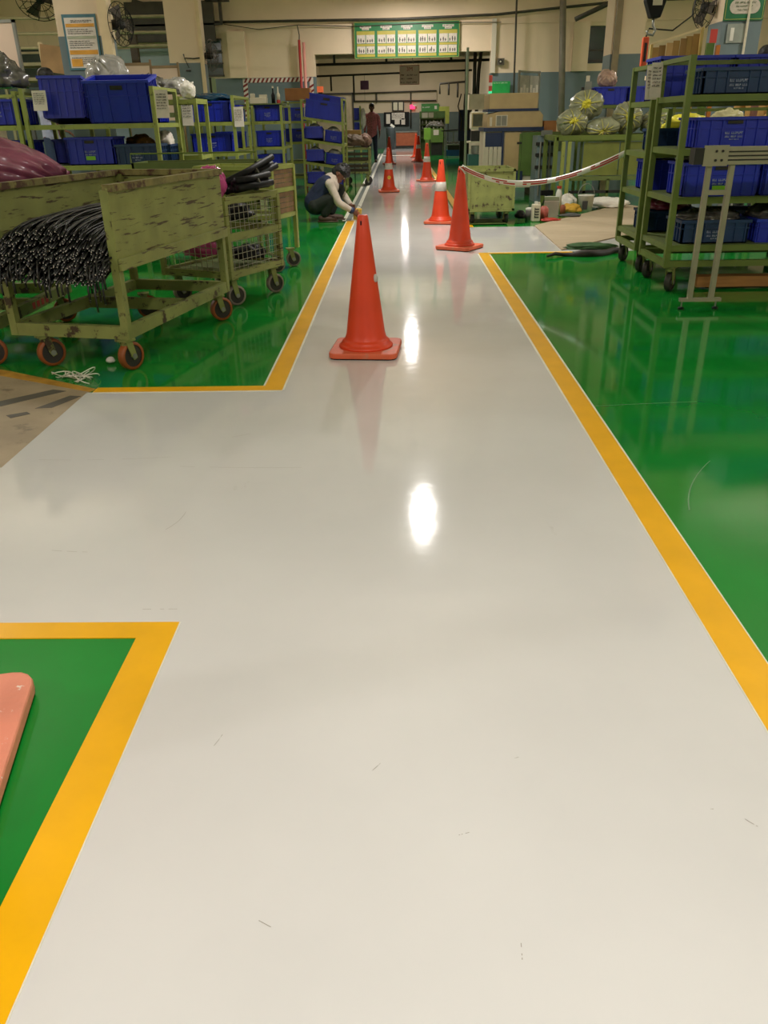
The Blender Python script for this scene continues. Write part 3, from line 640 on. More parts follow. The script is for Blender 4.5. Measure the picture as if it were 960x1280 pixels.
# string tangle on floor, paper scrap
mb = MB(); rc = random.Random(5); c = ground(88, 474)
for k in range(9):
    pts = []; a0 = rc.uniform(0, 6); R0 = rc.uniform(.02, .05); cx, cy = rc.uniform(-.06, .08), rc.uniform(-.05, .05)
    for j in range(14):
        a = a0 + j * .45; pts.append((c.x + cx + math.cos(a) * R0 * 1.4 + j * .004, c.y + cy + math.sin(a) * R0 - j * .003, .006 + .022 * (1 + math.sin(a * 1.3 + k)) * (.6 if k > 2 else 1.2)))
    mb.tube(pts, .0032, 5)
tag(mb.build('string_tangle', M('white_string', '#cfcabc', .7), None, True), 'tangle of white string at the end of the yellow line', 'string')
o = lump('paper_scrap', 'small crumpled white paper beside the trolley wheel', 'paper', ground(139, 455) + Vector((0, 0, .02)), (.025, .02, .022), 4, m_paper, nu=12, nv=8)

# ------------------------------------------------------------------ crates
CR_MASTERS = {}
def crate_master(kind, W, D, H, mat, lab=None, printed=True):
    t = thing('plastic_crate', 'x', 'crate')
    th = .012; mb = MB()
    mb.bb(-W / 2, W / 2, -D / 2, D / 2, 0, .01)
    mb.bb(-W / 2, W / 2, -D / 2, -D / 2 + th, 0, H).bb(-W / 2, W / 2, D / 2 - th, D / 2, 0, H).bb(-W / 2, -W / 2 + th, -D / 2, D / 2, 0, H).bb(W / 2 - th, W / 2, -D / 2, D / 2, 0, H)
    for s in (-1, 1):
        for k in range(7):
            x = -W / 2 + .02 + (W - .04) * k / 6
            if 0 < k < 6 and 2 <= k <= 4 and s == -1 and k == 3: continue
            mb.bb(x - .006, x + .006, s * D / 2 - .010, s * D / 2 + .010, .01, H - .01)
        for k in range(6):
            y = -D / 2 + .02 + (D - .04) * k / 5; mb.bb(s * W / 2 - .010, s * W / 2 + .010, y - .006, y + .006, .01, H - .01)
        for z in (H * .62,):
            mb.bb(-W / 2 - .008, W / 2 + .008, s * D / 2 - .008, s * D / 2 + .008, z, z + .008); mb.bb(s * W / 2 - .008, s * W / 2 + .008, -D / 2, D / 2, z, z + .008)
    body = mb.build('crate_body', mat, t)
    r = MB(); e = .016
    for s in (-1, 1):
        r.bb(-W / 2 - e, W / 2 + e, s * (D / 2 + .001) - e, s * (D / 2 + .001) + e, H - .022, H); r.bb(s * (W / 2 + .001) - e, s * (W / 2 + .001) + e, -D / 2, D / 2, H - .022, H)
    r.build('rim', m_bluer if mat is m_blue else mat, t)
    if H > .2: MB().bb(-.055, .055, -D / 2 - .0115, -D / 2 - .009, H * .78, H * .88).build('handle_slot', m_dark, t)
    if printed:
        g = MB(); glyphs(g, -.065, .07, H * .45, .018, -D / 2 - .011, 2); glyphs(g, -.065, .07, H * .45 - .026, .014, -D / 2 - .011, 4); glyphs(g, -.03, .04, H * .45 - .045, .010, -D / 2 - .011, 7)
        g.build('printed_lettering', m_print, t)
    if lab: MB().bb(-.06, .05, -D / 2 - .013, -D / 2 - .010, H * .18, H * .32).build('sticker', m_greenlab, t)
    CR_MASTERS[kind] = [t, False]
crate_master('big', .56, .40, .32, m_blue); crate_master('bigp', .56, .40, .32, m_blue, printed=False)
crate_master('mid', .54, .38, .24, m_blue2); crate_master('midg', .54, .38, .26, m_blue2, lab=True)
crate_master('low', .50, .36, .17, m_blue3); crate_master('lowb', .50, .36, .17, m_blue)
crate_master('small', .36, .30, .20, m_blue)
def crate(kind, loc, rot, label, group):
    t, used = CR_MASTERS[kind]
    if not used:
        CR_MASTERS[kind][1] = True; t.location = loc; t.rotation_euler = rot if hasattr(rot, '__len__') else (0, 0, rot); t['label'] = label; t['group'] = group; return t
    o = dup(t, loc, rot, label, group); o.scale = (1, 1, 1); return o

# ------------------------------------------------------------------ racks
def rack(label, x0, y0, W, D, H, zs, mat=m_rackg, tilt=0.0, casters=False, post=.04, zb=0.0, rz=0.0, ladder=True, name='storage_rack', endbars=True):
    t = thing(name, label, 'rack', (x0, y0, 0), rz)
    for (x, y) in ((0, 0), (W, 0), (0, D), (W, D)): MB().bb(x - post / 2, x + post / 2, y - post / 2, y + post / 2, zb, H).build('post', mat, t)
    for z in zs:
        dz = tilt * W
        MB().beam((0, 0, z), (W, 0, z - dz), .03, .045).build('shelf_rail', mat, t); MB().beam((0, D, z), (W, D, z - dz), .03, .045).build('shelf_rail', mat, t)
        MB().beam((0, 0, z), (0, D, z), .03, .04).build('end_rail', mat, t); MB().beam((W, 0, z - dz), (W, D, z - dz), .03, .04).build('end_rail', mat, t)
        MB().add([(0, 0, z + .022), (W, 0, z - dz + .022), (W, D, z - dz + .022), (0, D, z + .022), (0, 0, z + .016), (W, 0, z - dz + .016), (W, D, z - dz + .016), (0, D, z + .016)],
                 [(0, 1, 2, 3), (7, 6, 5, 4), (0, 4, 5, 1), (1, 5, 6, 2), (2, 6, 7, 3), (3, 7, 4, 0)]).build('shelf_deck', m_deck, t)
    if endbars:
        for x in (0, W): MB().beam((x, 0, H - .015), (x, D, H - .015), .035, .03).build('top_bar', mat, t)
        MB().beam((0, D, H - .015), (W, D, H - .015), .03, .03).build('top_bar', mat, t)
    if casters:
        for (x, y) in ((.05, .03), (.05, D - .03), (W - .05, .03), (W - .05, D - .03)): caster(t, x, y, zb, .07, .9, m_tyre)
    return t
def paper_tag(parent_x, y, z1, w_, h_, label, rz=0.0, seed=0, yaw=0):
    t = thing('paper_tag', label, 'paper', (parent_x, y, z1), yaw)
    o = MB().add([(0, 0, 0), (w_, 0, 0), (w_, -.004, -h_ * .5), (w_, -.02, -h_), (0, -.02, -h_), (0, -.004, -h_ * .5)], [(0, 5, 2, 1), (5, 4, 3, 2)]).build('sheet', m_paper, t)
    so = o.modifiers.new('thick', 'SOLIDIFY'); so.thickness = .002
    g = MB()
    for k in range(6): glyphs(g, w_ * .12, w_ * .88, -h_ * (.18 + .1 * k), h_ * .045, -.006 - .002 * k - (.008 if k > 3 else 0), seed + k)
    g.build('print_lines', m_ink, t)
    return t
# ---- left side
ZS = [.22, .50, .86, 1.24]
rack('light green rack of blue crates in front of the notice column', -3.73, 8.9, 1.30, .9, 1.59, ZS)
rack('light green rack under the large silver scrap bag', -5.15, 8.95, 1.32, .9, 1.57, ZS)
rack('light green rack under the dark blue film bag', -2.93, 12.0, .72, 1.2, 1.58, ZS)
rack('light green rack with boxes on top under the striped tape', -2.36, 14.5, .47, 1.1, 1.50, ZS)
rack('narrow green rack behind the tilted-shelf rack', -2.28, 17.8, .55, .9, 1.62, ZS)
rack('light green rack with sloping shelves beside the crouching worker', -1.77, 16.5, .75, 1.0, 1.62, [.16, .55, .94, 1.31], tilt=.15)
G1 = 'crates on the rack in front of the notice column'
a = lambda z: z + .0235
crate('bigp', (-2.785, 9.13, a(1.24) + .035), (.16, 0, .05), 'tall bright blue crate with a handle slot beside the notice column', G1).scale = (1.1, 1, 1.2)
crate('big', (-2.80, 9.57, a(1.24)), .0, 'tall blue crate half hidden behind the bright blue one', G1)
crate('bigp', (-3.42, 9.30, a(1.24) + .03), (0, .10, PI / 2 + .12), 'tall ribbed blue crate standing end-on on the top shelf', G1).scale = (1, 1, 1.2)
crate('midg', (-3.15, 9.14, a(.86)), .0, 'blue crate with a green sticker on the rack by the notice column', G1).scale = (.88, 1, 1)
crate('low', (-2.74 + .02, 9.65, a(.86)), 0, 'low teal blue crate at the back of the middle shelf', G1)
crate('low', (-2.67, 9.12, a(.86)), 0, 'low teal blue crate with white lettering next to the green-stickered crate', G1).scale = (.84, 1, 1.1)
crate('mid', (-3.42, 9.59, a(.86)), .0, 'dark blue crate behind the ladder end of the notice column rack', G1)
for i, (x, y) in enumerate(((-3.35, 9.2), (-2.75, 9.2))): crate('lowb', (x, y, a(.50)), .05, 'low blue crate on the third shelf behind the cable trolley', G1)
G2 = 'crates on the rack beside the silver scrap bag'
crate('mid', (-4.10, 9.25, a(1.24)), 0, 'dark blue crate on the upper shelf below the silver scrap bag', G2); crate('low', (-4.72, 9.25, a(1.24)), 0, 'teal blue crate on the upper shelf at the rack end away from the aisle', G2)
crate('mid', (-4.08, 9.2, a(.86)), 0, 'dark blue crate just above the pink bag', G2); crate('mid', (-4.70, 9.2, a(.86)), 0, 'dark blue crate hidden behind the pink bag', G2)
lump('scrap_bag', 'large silver plastic bag of metal scrap piled on the upper crates', 'bag', (-4.28, 9.3, 1.72), (.42, .26, .28), 21, m_filmd)
pleat_bag('film_bag', 'clear plastic bag with a peaked tip standing before the notice column', 'bag', (-3.22, 10.1, 1.72), (.24, .2, .2), (-.5, -.2, 1), 8, m_film, m_film, 9, amp=.25)
rack('plain green rack standing behind the crates by the notice column', -3.45, 9.95, 1.2, .55, 1.5, [.3, .9, 1.47])
lump('film_bag', 'grey plastic bag of parts behind the bright blue crate', 'bag', (-2.80, 10.22, 1.62), (.17, .16, .13), 31, m_filmd); lump('film_bag', 'clear crumpled film bag overhanging the rack corner', 'bag', (-2.50, 10.22, 1.60), (.16, .15, .12), 37, m_film)
pleat_bag('film_bag', 'pale cream film tied on the rack corner', 'bag', (-2.33, 10.02, 1.585), (.09, .08, .08), (.7, -.1, .6), 12, m_cloth, m_cloth, 7)
lump('film_bag', 'brown-yellow bag of parts in the middle shelf crate', 'bag', (-2.82, 9.62, 1.06), (.16, .12, .09), 41, M('amber_film', '#7c5a1e', .3, var=.4, scale=16, bump=.4, bscale=20)); lump('film_bag', 'beige bundle of parts at the rack end', 'bag', (-2.54, 9.62, 1.08), (.09, .11, .10), 43, m_paper)
paper_tag(-3.62, 8.8795, 1.57, .14, .18, 'paper tag hung on the rack post beside the silver bag', seed=1)
paper_tag(-2.40, 8.8795, 1.555, .13, .25, 'curled paper tag on the rack end beside the bright blue crate', seed=4)
paper_tag(-2.90, 11.9795, 1.555, .15, .33, 'pale paper tag on the rack under the blue film bag', seed=9)
paper_tag(-2.20, 11.9795, 1.44, .13, .24, 'paper tag on the rack post under the striped tape', seed=14)
G3 = 'crates on the rack under the blue film bag'
for z, kd, lab in ((1.24, 'bigp', 'tall blue crate covered by dark blue film'), (.86, 'mid', 'dark blue crate on the second shelf under the blue film rack top'), (.50, 'mid', 'dark blue crate low on the rack under the blue film')):
    o = crate(kd, (-2.56, 12.3, a(z)), 0, lab, G3)
    if kd == 'bigp': o.scale = (1, 1, .8)
lump('film_bag', 'dark blue plastic film heaped on the tall crate', 'bag', (-2.57, 12.3, 1.545), (.285, .21, .075), 51, m_bluefilm, rough=.5)
G4 = 'crates on the rack under the striped tape'
for z, kd, lab in ((1.24, 'mid', 'dark blue crate on the upper shelf below the cream boxes'), (.86, 'mid', 'dark blue crate on the second shelf below the cream boxes'), (.50, 'mid', 'dark blue crate on the third shelf below the cream boxes')):
    o = crate(kd, (-2.125, 14.78, a(z)), 0, lab, G4); o.scale = (.76, 1, 1)
rack('light green rack linking the blue film rack and the striped tape rack', -2.95, 14.0, .5, 1.0, 1.48, ZS)
for z in (1.24, .86): 
    o = crate('mid', (-2.70, 14.3, a(z)), 0, 'dark blue crate wedged on the %s shelf between film rack and striped tape rack' % ('upper' if z > 1 else 'lower'), G4); o.scale = (.76, 1, 1)
t = thing('cream_tool', 'cream moulded tool housing on top of the rack', 'tool', (-2.28, 14.75, 1.525))
MB().bb(-.14, .14, -.06, .06, 0, .09).bb(-.13, -.06, -.05, .05, .09, .15).build('housing', m_cream2, t, bevel=.01); MB().bb(.02, .14, -.05, .05, .09, .13).build('cover', m_cream2, t)
t = thing('spray_bottle', 'dark bottle standing with tools above the blue crates', 'bottle', (-2.03, 14.7, 1.525)); MB().lathe([(.03, 0), (.032, .12), (.012, .16), (.012, .22)], 12).build('bottle_body', m_black, t, True); MB().lathe([(.016, .22), (.016, .25)], 10).build('cap', m_cream2, t)
t = thing('tool_bottle', 'pale bottle with red base above the blue crates', 'bottle', (-1.95, 14.72, 1.525)); MB().lathe([(.028, .05), (.028, .13), (.012, .16), (.010, .24)], 12).build('bottle_body', m_cream2, t, True); MB().lathe([(.03, 0), (.03, .05)], 12).build('base', m_red, t)
tag(MB().bb(-2.62, -1.85, 14.45, 15.0, 1.505, 1.522).build('board', m_deck), 'flat board lying on the racks under the cream tool', 'board')
G5 = 'crates on the sloping shelves'
tl = .15; ty = math.atan(tl)
def onslope(fx, z0, yy): return (-1.77 + fx, yy, z0 - tl * fx + .026)
crate('bigp', onslope(.375, 1.31, 16.74), (0, ty, 0), 'bright blue crate tilted on the topmost sloping shelf', G5).scale = (1.15, 1, .95)
crate('bigp', onslope(.375, 1.31, 17.22), (.0, ty, .0), 'tilted blue crate propped behind the topmost sloping one', G5).scale = (1.12, 1, 1.3)
for z, nm in ((.94, 'second'), (.55, 'third'), (.16, 'lowest')):
    for fx, kd, s in ((.195, 'small', 'ribbed'), (.552, 'small', 'smooth')):
        o = crate(kd, onslope(fx, z, 16.75), (0, ty, 0 if s == 'smooth' else PI / 2), 'small %s blue crate on the %s sloping shelf' % ('end-on' if s == 'ribbed' else 'broadside', nm), G5)
        if s == 'smooth': o.scale = (.88, 1, 1)
        lump('film_bag', 'clear film bag in the %s crate on the %s sloping shelf' % ('end-on' if s == 'ribbed' else 'broadside', nm), 'bag', Vector(onslope(fx, z, 16.75)) + Vector((0, 0, .19)), (.11, .1, .08), int(fx * 100) + int(z * 9), m_film, nu=18, nv=10)
paper_tag(-1.86, 17.7795, 1.56, .14, .25, 'grey paper tag behind the tilted blue crate', seed=17)
t = thing('carton', 'brown carton on top of the narrow rack', 'carton', (-2.0, 18.2, 1.63)); MB().bb(-.25, .25, -.18, .18, 0, .22).build('box_body', m_brown, t, bevel=.005); MB().bb(-.25, .25, -.03, .03, .2195, .2215).build('packing_tape', m_cream, t)
for z in (1.24, .86): crate('mid', (-2.0, 18.15, a(z)), 0, 'dark blue crate on the %s shelf of the narrow rack behind the sloping shelves' % ('upper' if z > 1 else 'lower'), 'crates on the narrow rack')
# ---- right side racks
ZR = [.33, .67, 1.00, 1.35]
RB = rack('dark green wheeled rack behind the aluminium frame', 2.06, 6.42, 1.75, .68, 1.62, ZR, m_rackd, casters=True, zb=.19, post=.042)
for (a_, b_) in (((0, 0), (1.75, 0)), ((0, .68), (1.75, .68)), ((0, 0), (0, .68)), ((1.75, 0), (1.75, .68))): MB().beam((a_[0], a_[1], .215), (b_[0], b_[1], .215), .035, .045).build('base_rail', m_rackd, RB)
RA = rack('dark green wheeled rack with the barrier tape tied to it', 2.08, 7.34, 1.5, .66, 1.62, [.30, .64, .95, 1.33], m_rackd, casters=True, zb=.19, post=.042)
for (a_, b_) in (((0, 0), (1.5, 0)), ((0, .66), (1.5, .66)), ((0, 0), (0, .66)), ((1.5, 0), (1.5, .66))): MB().beam((a_[0], a_[1], .205), (b_[0], b_[1], .205), .035, .045).build('base_rail', m_rackd, RA)
G6 = 'crates on the rack behind the aluminium frame'
for z, kd, xs, lab in ((1.35, 'low', (2.42,), 'low teal crate on the top shelf beside the green sign column'), (1.35, 'bigp', (3.06,), 'tall bright blue crate on the top shelf behind the aluminium beam'),
                   (1.00, 'mid', (2.44,), 'dark blue lettered crate just above the aluminium end plate'), (1.00, 'mid', (3.06,), 'dark blue lettered crate standing farther along above the aluminium beam'), (.67, 'midg', (2.40,), 'blue crate with pale print behind the aluminium legs'),
                   (.67, 'big', (3.02,), 'tall blue crate with a torn pale label beside the aluminium legs'), (.33, 'low', (2.42,), 'teal crate of grey scrap behind the aluminium legs'), (.33, 'lowb', (3.0,), 'blue lettered crate of grey scrap on the lowest shelf')):
    for x in xs:
        o = crate(kd, (x, 6.66, z + .0235), 0 if x < 2.9 else -.05, lab, G6)
        if kd == 'mid': o.scale = (1, 1, .85)
        if kd == 'midg': o.scale = (1, 1, .9)
        if kd == 'big': o.scale = (1.05, 1, .88)
        if kd == 'bigp': o.rotation_euler = (0, 0, .2)
lump('scrap_bag', 'grey film bag of scrap heaped in the lowest teal crate', 'bag', (2.42, 6.68, .515), (.24, .16, .075), 61, m_filmd, rough=.5); lump('scrap_bag', 'tall heap of grey film scrap in the lowest blue crate', 'bag', (3.0, 6.70, .535), (.26, .18, .11), 63, m_filmd, rough=.5)
lump('scrap_bag', 'clear film scrap behind the aluminium end plate', 'bag', (2.28, 6.72, .945), (.14, .12, .028), 64, m_film, rough=.5)
G7 = 'crates on the tape-tied rack'
for z, kd, lab in ((1.33, 'bigp', 'tall blue crate under the brown slat holder'), (.95, 'low', 'low blue crate beside the yellow film'), (.64, 'mid', 'dark blue crate on the third shelf of the tape-tied rack'), (.30, 'low', 'blue crate under the dark red bag')):
    crate(kd, (2.42, 7.64, z + .0235), 0, lab, G7); crate(kd, (3.02, 7.64, z + .0235), 0, lab + ', farther from the aisle', G7)
lump('film_bag', 'dark red plastic bag on the lowest crate of the tape-tied rack', 'bag', (2.40, 7.62, .53), (.18, .15, .07), 67, M('dark_red_film', '#6b2438', .3, var=.3, scale=12, bump=.4, bscale=18), rough=.5)
lump('film_bag', 'red-black bag of parts on the third shelf', 'bag', (2.5, 7.62, .885), (.2, .15, .03), 68, MC['dark_red_film'])
paper_tag(1.99, 7.30, 1.60, .10, .24, 'grey paper tag on the tape-tied rack', seed=21); paper_tag(1.96, 7.06, 1.61, .085, .24, 'grey paper tag on the rack behind the aluminium frame', seed=23)
# ---- aluminium frame
t = thing('aluminium_frame', 'aluminium profile stand with two legs and a horizontal beam', 'frame', (2.06, 5.8, 0))
MB().bb(.10, 1.5, -.03, .03, .945, 1.055).build('beam', m_alu, t, bevel=.003)
for z in (.975, 1.0, 1.025): MB().bb(.10, 1.5, -.034, -.03, z - .004, z + .004).build('beam_groove', m_dark, t)
pl = MB().bb(-.06, .10, -.045, -.033, .94, 1.065).build('end_plate', m_alu, t)
for x in (.02, .06):
    for z in (.975, 1.03): MB().lathe([(.008, 0), (.008, .006)], 10, (x, -.045, z), Matrix.Rotation(PI / 2, 3, 'X')).build('bolt', m_dark, pl)
MB().bb(-.12, -.06, -.05, .05, .95, 1.05).build('clamp', m_dark, t)
for x in (-.0, .15): MB().bb(x - .017, x + .017, -.017, .017, .075, .945).build('leg', m_alu, t, bevel=.002)
MB().bb(0, .15, -.015, .015, .76, .79).build('crossbar', m_alu, t)
MB().bb(-.07, .22, -.018, .018, .055, .078).build('foot_bar', m_alu, t)
for x in (-.05, .19): 
    f = MB().tube([(x, 0, .012), (x, 0, .06)], .006, 8).build('levelling_foot', m_steel, t); MB().lathe([(.022, 0), (.022, .012), (.012, .018)], 14, (x, 0, 0)).build('foot_pad', m_black, f)
for x in (1.3,): MB().bb(x - .017, x + .017, -.017, .017, 0, .945).build('leg', m_alu, t)
# lumber under racks
tag(MB().bb(2.35, 3.0, 6.5, 6.62, 0.02, .10).build('wood_block', M('raw_wood', '#9a6a34', .65, var=.2, scale=5, stretch=(1, 8, 8))), 'brown timber block on the floor beneath the rack', 'timber')
tag(MB().bb(2.5, 3.4, 6.7, 7.0, 0.0, .025).build('floor_board', m_deck), 'flat green board beneath the rack', 'board')

# ------------------------------------------------------------------ middle right: plywood, straps, trolley, tape, paint things
tag(MB().poly([(1.69, 8.68), (4.1, 11.45), (3.5, 13.38), (1.73, 10.78)], 0.002, .014).build('plywood_sheet', m_ply), 'beige plywood sheet lying across the painted crossing', 'sheet')
def ribbon(pts, wd, th):
    mb = MB()
    return mb.tube(pts, wd, 8, True, wd if isinstance(wd, list) else None)
s0, s1 = ground(684, 323), ground(778, 317)
mb = MB(); pts = [s0.lerp(s1, k / 9) + Vector((0, .06 * math.sin(k * .9), .02 + .012 * math.sin(k * 1.7))) for k in range(10)]
mb.tube(pts, .03, 8, True, [.012, .018, .016, .03, .04, .035, .045, .04, .03, .02]); mb.tube([p + Vector((.05, .05, .0)) for p in pts[2:]], .02, 8, True, [.012, .02, .025, .02, .03, .028, .02, .015])
tag(mb.build('dark_strap', M('strap_dark', '#2d2420', .6, var=.3), None, True), 'twisted dark brown rag strap lying by the rack wheels', 'strap')
lump('green_mat', 'crumpled dark green mat edge beside the plywood sheet', 'mat', (2.02, 8.80, .015), (.26, .10, .04), 71, M('mat_green', '#2f5428', .7, var=.3, scale=14, bump=.3), nu=30)
t = thing('bin_trolley', 'olive green steel bin trolley standing behind the tape-tied cone', 'trolley', (.90, 11.0, 0), 0)
MB().bb(0, .58, 0, .015, .17, .67).build('front_panel', m_olive2, t); MB().bb(0, .58, .85, .865, .17, .67).build('back_panel', m_olive2, t)
for x in (0, .565): MB().bb(x, x + .015, 0, .865, .17, .67).build('side_panel', m_olive2, t)
MB().bb(0, .58, 0, .865, .16, .18).build('floor_plate', m_deck, t)
for (x0, x1, z0, z1) in ((-.01, .59, .64, .675), (-.01, .59, .165, .2), (-.01, .02, .17, .67), (.56, .59, .17, .67)): MB().bb(x0, x1, -.014, 0, z0, z1).build('frame_bar', m_olive2, t)
for (x, y) in ((.06, .08), (.5, .08), (.06, .78), (.5, .78)): caster(t, x, y, .165, .07, PI / 2 + .2, m_dark)
MB().bb(.0, .5, .0, .55, .012, .02).build('under_tray', m_deck, t)
# barrier tape
A0 = Vector((.66, 8.92, .80)); B0 = Vector((2.09, 7.99, .955)); n = 40; mb = MB(); vs = []
segs = []
for k in range(n + 1):
    u = k / n; p = A0.lerp(B0, u); p.z -= .76 * u * (1 - u) * (1.2 - .3 * u); tw = .35 * math.sin(u * 7 + .4); dv2 = Vector((0, 0, 1)) * math.cos(tw) + Vector((-.54, -.84, 0)) * math.sin(tw)
    segs.append((p + dv2 * .026, p - dv2 * .026))
bt = thing('barrier_tape', 'red and white barrier tape sagging from the cone to the rack', 'tape', (0, 0, 0))
for nm, sel, mm in (('white_section', lambda k: True, m_white2),):
    v = []; f = []
    for k in range(n + 1): v += [segs[k][0], segs[k][1]]
    for k in range(n): f.append((2 * k, 2 * k + 1, 2 * k + 3, 2 * k + 2))
    o = MB().add(v, f).build('tape_band', mm, bt, True); so = o.modifiers.new('t', 'SOLIDIFY'); so.thickness = .0012
mb = MB()
for k in range(n):
    if k % 8 in (6, 7): continue
    for (f0, f1) in ((.18, .42), (.55, .82)):
        if random.random() < .8:
            q = lambda kk, f: segs[kk][0].lerp(segs[kk][1], f) + Vector((-.05, -.1, 0)).normalized() * .0016
            mb.add([q(k, f0), q(k, f1), q(k + 1, f1), q(k + 1, f0)], [(0, 1, 2, 3)])
mb.build('red_lettering', m_red, bt)['kind'] = 'stuff'
MB().tube([(.68, 8.90, .80), (.665, 8.9, .815), (.63, 8.9, .80), (.66, 8.89, .78), (.69, 8.89, .74)], .008, 6).build('knot', m_white2, bt, True)
# paint tins and bottles
def bottle(name, label, cat, loc, prof, mat, cap=None, capm=None, n=16):
    t = thing(name, label, cat, loc); MB().lathe(prof, n).build('container_body', mat, t, True)
    if cap: MB().lathe(cap, 12).build('cap', capm, t)
    return t
bottle('paint_tin', 'grey paint tin with white lid beside the cream jerrycan', 'tin', ground(661, 275), [(.05, 0), (.052, .13), (.045, .14)], M('tin_grey', '#6d6a64', .5), [(.052, .13), (.052, .15), (.02, .16)], m_white2)
t = thing('jerrycan', 'cream jerrycan with black lettering among the paint tins', 'jerrycan', ground(669, 277), .1)
MB().bb(-.055, .055, -.045, .045, 0, .22).build('can_body', m_cream2, t, bevel=.015); MB().bb(-.02, .02, -.02, .02, .22, .25).build('spout', m_white2, t); MB().bb(.03, .05, -.03, .03, .21, .24).build('handle', m_cream2, t)
g = MB()
for k in range(4): g.bb(-.03, .03, -.0475, -.0465, .05 + k * .033, .068 + k * .033); g.bb(-.03, -.018, -.0475, -.0465, .05 + k * .033, .078 + k * .033)
g.build('lettering', m_ink, t)
bottle('paint_bottle', 'red-labelled paint container behind the jerrycan', 'bottle', ground(680, 276) + Vector((0, .05, 0)), [(.06, 0), (.06, .15), (.03, .18)], M('label_red', '#a8564a', .5, var=.3, scale=18))
t = thing('paint_carton', 'open beige paint carton among the tins', 'carton', ground(690, 272) + Vector((0, .1, 0)), -.2); MB().bb(-.1, .1, -.06, .06, 0, .2).build('box_body', M('carton_grey', '#8f8270', .6), t); MB().box((0, -.05, .24), (.2, .005, .09), mat=Matrix.Rotation(.8, 3, 'X')).build('flap', m_white2, t)
bottle('solvent_bottle', 'tall white solvent bottle with red cap', 'bottle', ground(697, 266), [(.045, 0), (.045, .26), (.03, .31), (.022, .33)], m_white2, [(.035, .33), (.035, .36)], m_red)
bottle('paint_bottle', 'short brown-red bottle beside the tall solvent bottle', 'bottle', ground(703, 268), [(.04, 0), (.04, .1), (.02, .13)], m_rust)
lump('rag', 'red rag lying at the foot of the paint bottles', 'rag', ground(688, 277) + Vector((0, 0, .02)), (.12, .05, .03), 73, m_red); lump('rag', 'dark grey rag beside the yellow cloth', 'rag', ground(708, 272) + Vector((.03, -.05, .03)), (.14, .05, .03), 74, M('rag_grey', '#4b4c48', .8))
lump('rag', 'crumpled yellow cloth in front of the white bucket', 'cloth', ground(714, 266) + Vector((-.02, -.05, .05)), (.13, .08, .08), 75, M('yellow_cloth', '#cfa23a', .8, var=.2, bump=.4), rough=.5)
lump('film_bag', 'white carrier bag slumped behind the yellow cloth', 'bag', ground(709, 262) + Vector((-.02, -.08, .09)), (.13, .10, .12), 76, m_cloth, rough=.5)
lump('cloth_heap', 'long white cloth bundle beside the white bucket', 'cloth', ground(757, 259) + Vector((-.03, -.22, .06)), (.28, .12, .10), 77, m_cloth, rough=.55, nu=34)
t = thing('bucket', 'white plastic bucket with a dark square label and raised handle', 'bucket', ground(732, 265) + Vector((.01, .10, 0)))
MB().lathe([(.095, 0), (.115, .21), (.122, .215), (.122, .225), (.112, .225), (.092, .01)], 24).build('bucket_body', m_white2, t, True)
MB().tube([(.118 * math.cos(k * PI / 12), 0, .215 + .16 * math.sin(k * PI / 12)) for k in range(13)], .005, 6).build('handle', m_steel, t, True)
MB().box((-.03, -.104, .09), (.075, .006, .12), mat=Matrix.Rotation(.09, 3, 'X')).build('label_square', m_ink, t)
lump('motor_lump', 'small black motor by the bin trolley wheel', 'motor', ground(650, 276) + Vector((0, .0, .06)), (.07, .09, .07), 79, m_black, nu=18, nv=10)
t = thing('tripod_tool', 'black tripod tool standing behind the paint tins', 'tool', ground(682, 262))
for k in range(3): MB().tube([(0, 0, .2), (.09 * math.cos(k * 2.1 + .5), .09 * math.sin(k * 2.1 + .5), 0)], .01, 6).build('leg', m_dark, t)
MB().bb(-.09, .09, -.04, .04, .2, .27).build('head', m_black, t)
# big green bin table with tied bags
t = thing('bin_table', 'large olive green steel bin carrying tied yellow-necked bags', 'bin', (2.33, 13.0, 0))
for (x, y) in ((0, 0), (1.6, 0), (0, .9), (1.6, .9)): MB().bb(x - .03, x + .03, y - .03, y + .03, 0, .98).build('leg', m_rackd, t)
for (x, y) in ((.11, 0), (.2, 0)): MB().bb(x - .025, x + .025, y - .025, y + .025, 0, .92).build('leg', m_rackg, t)
for (a_, b_) in (((0, 0), (1.6, 0)), ((0, .9), (1.6, .9)), ((0, 0), (0, .9)), ((1.6, 0), (1.6, .9))): MB().beam((a_[0], a_[1], .965), (b_[0], b_[1], .965), .06, .07).build('top_rail', m_rackd, t)
MB().bb(0, 1.6, 0, .9, .95, .985).build('top_plate', m_deck, t)
for k, (x0, x1) in enumerate(((.42, .94), (.96, 1.5))): MB().bb(x0, x1, .03, .05, .45, .9).build('front_panel', M('bin_panel', '#6d7430', .5, var=.15), t)
MB().bb(.25, 1.6, .02, .06, .38, .44).build('lower_rail', m_deck, t); MB().bb(.25, 1.6, .02, .06, .20, .24).build('lower_rail', m_dark, t)
for x in (.45, .8): MB().bb(x, x + .04, .02, .06, .0, .4).build('strut', m_deck, t)
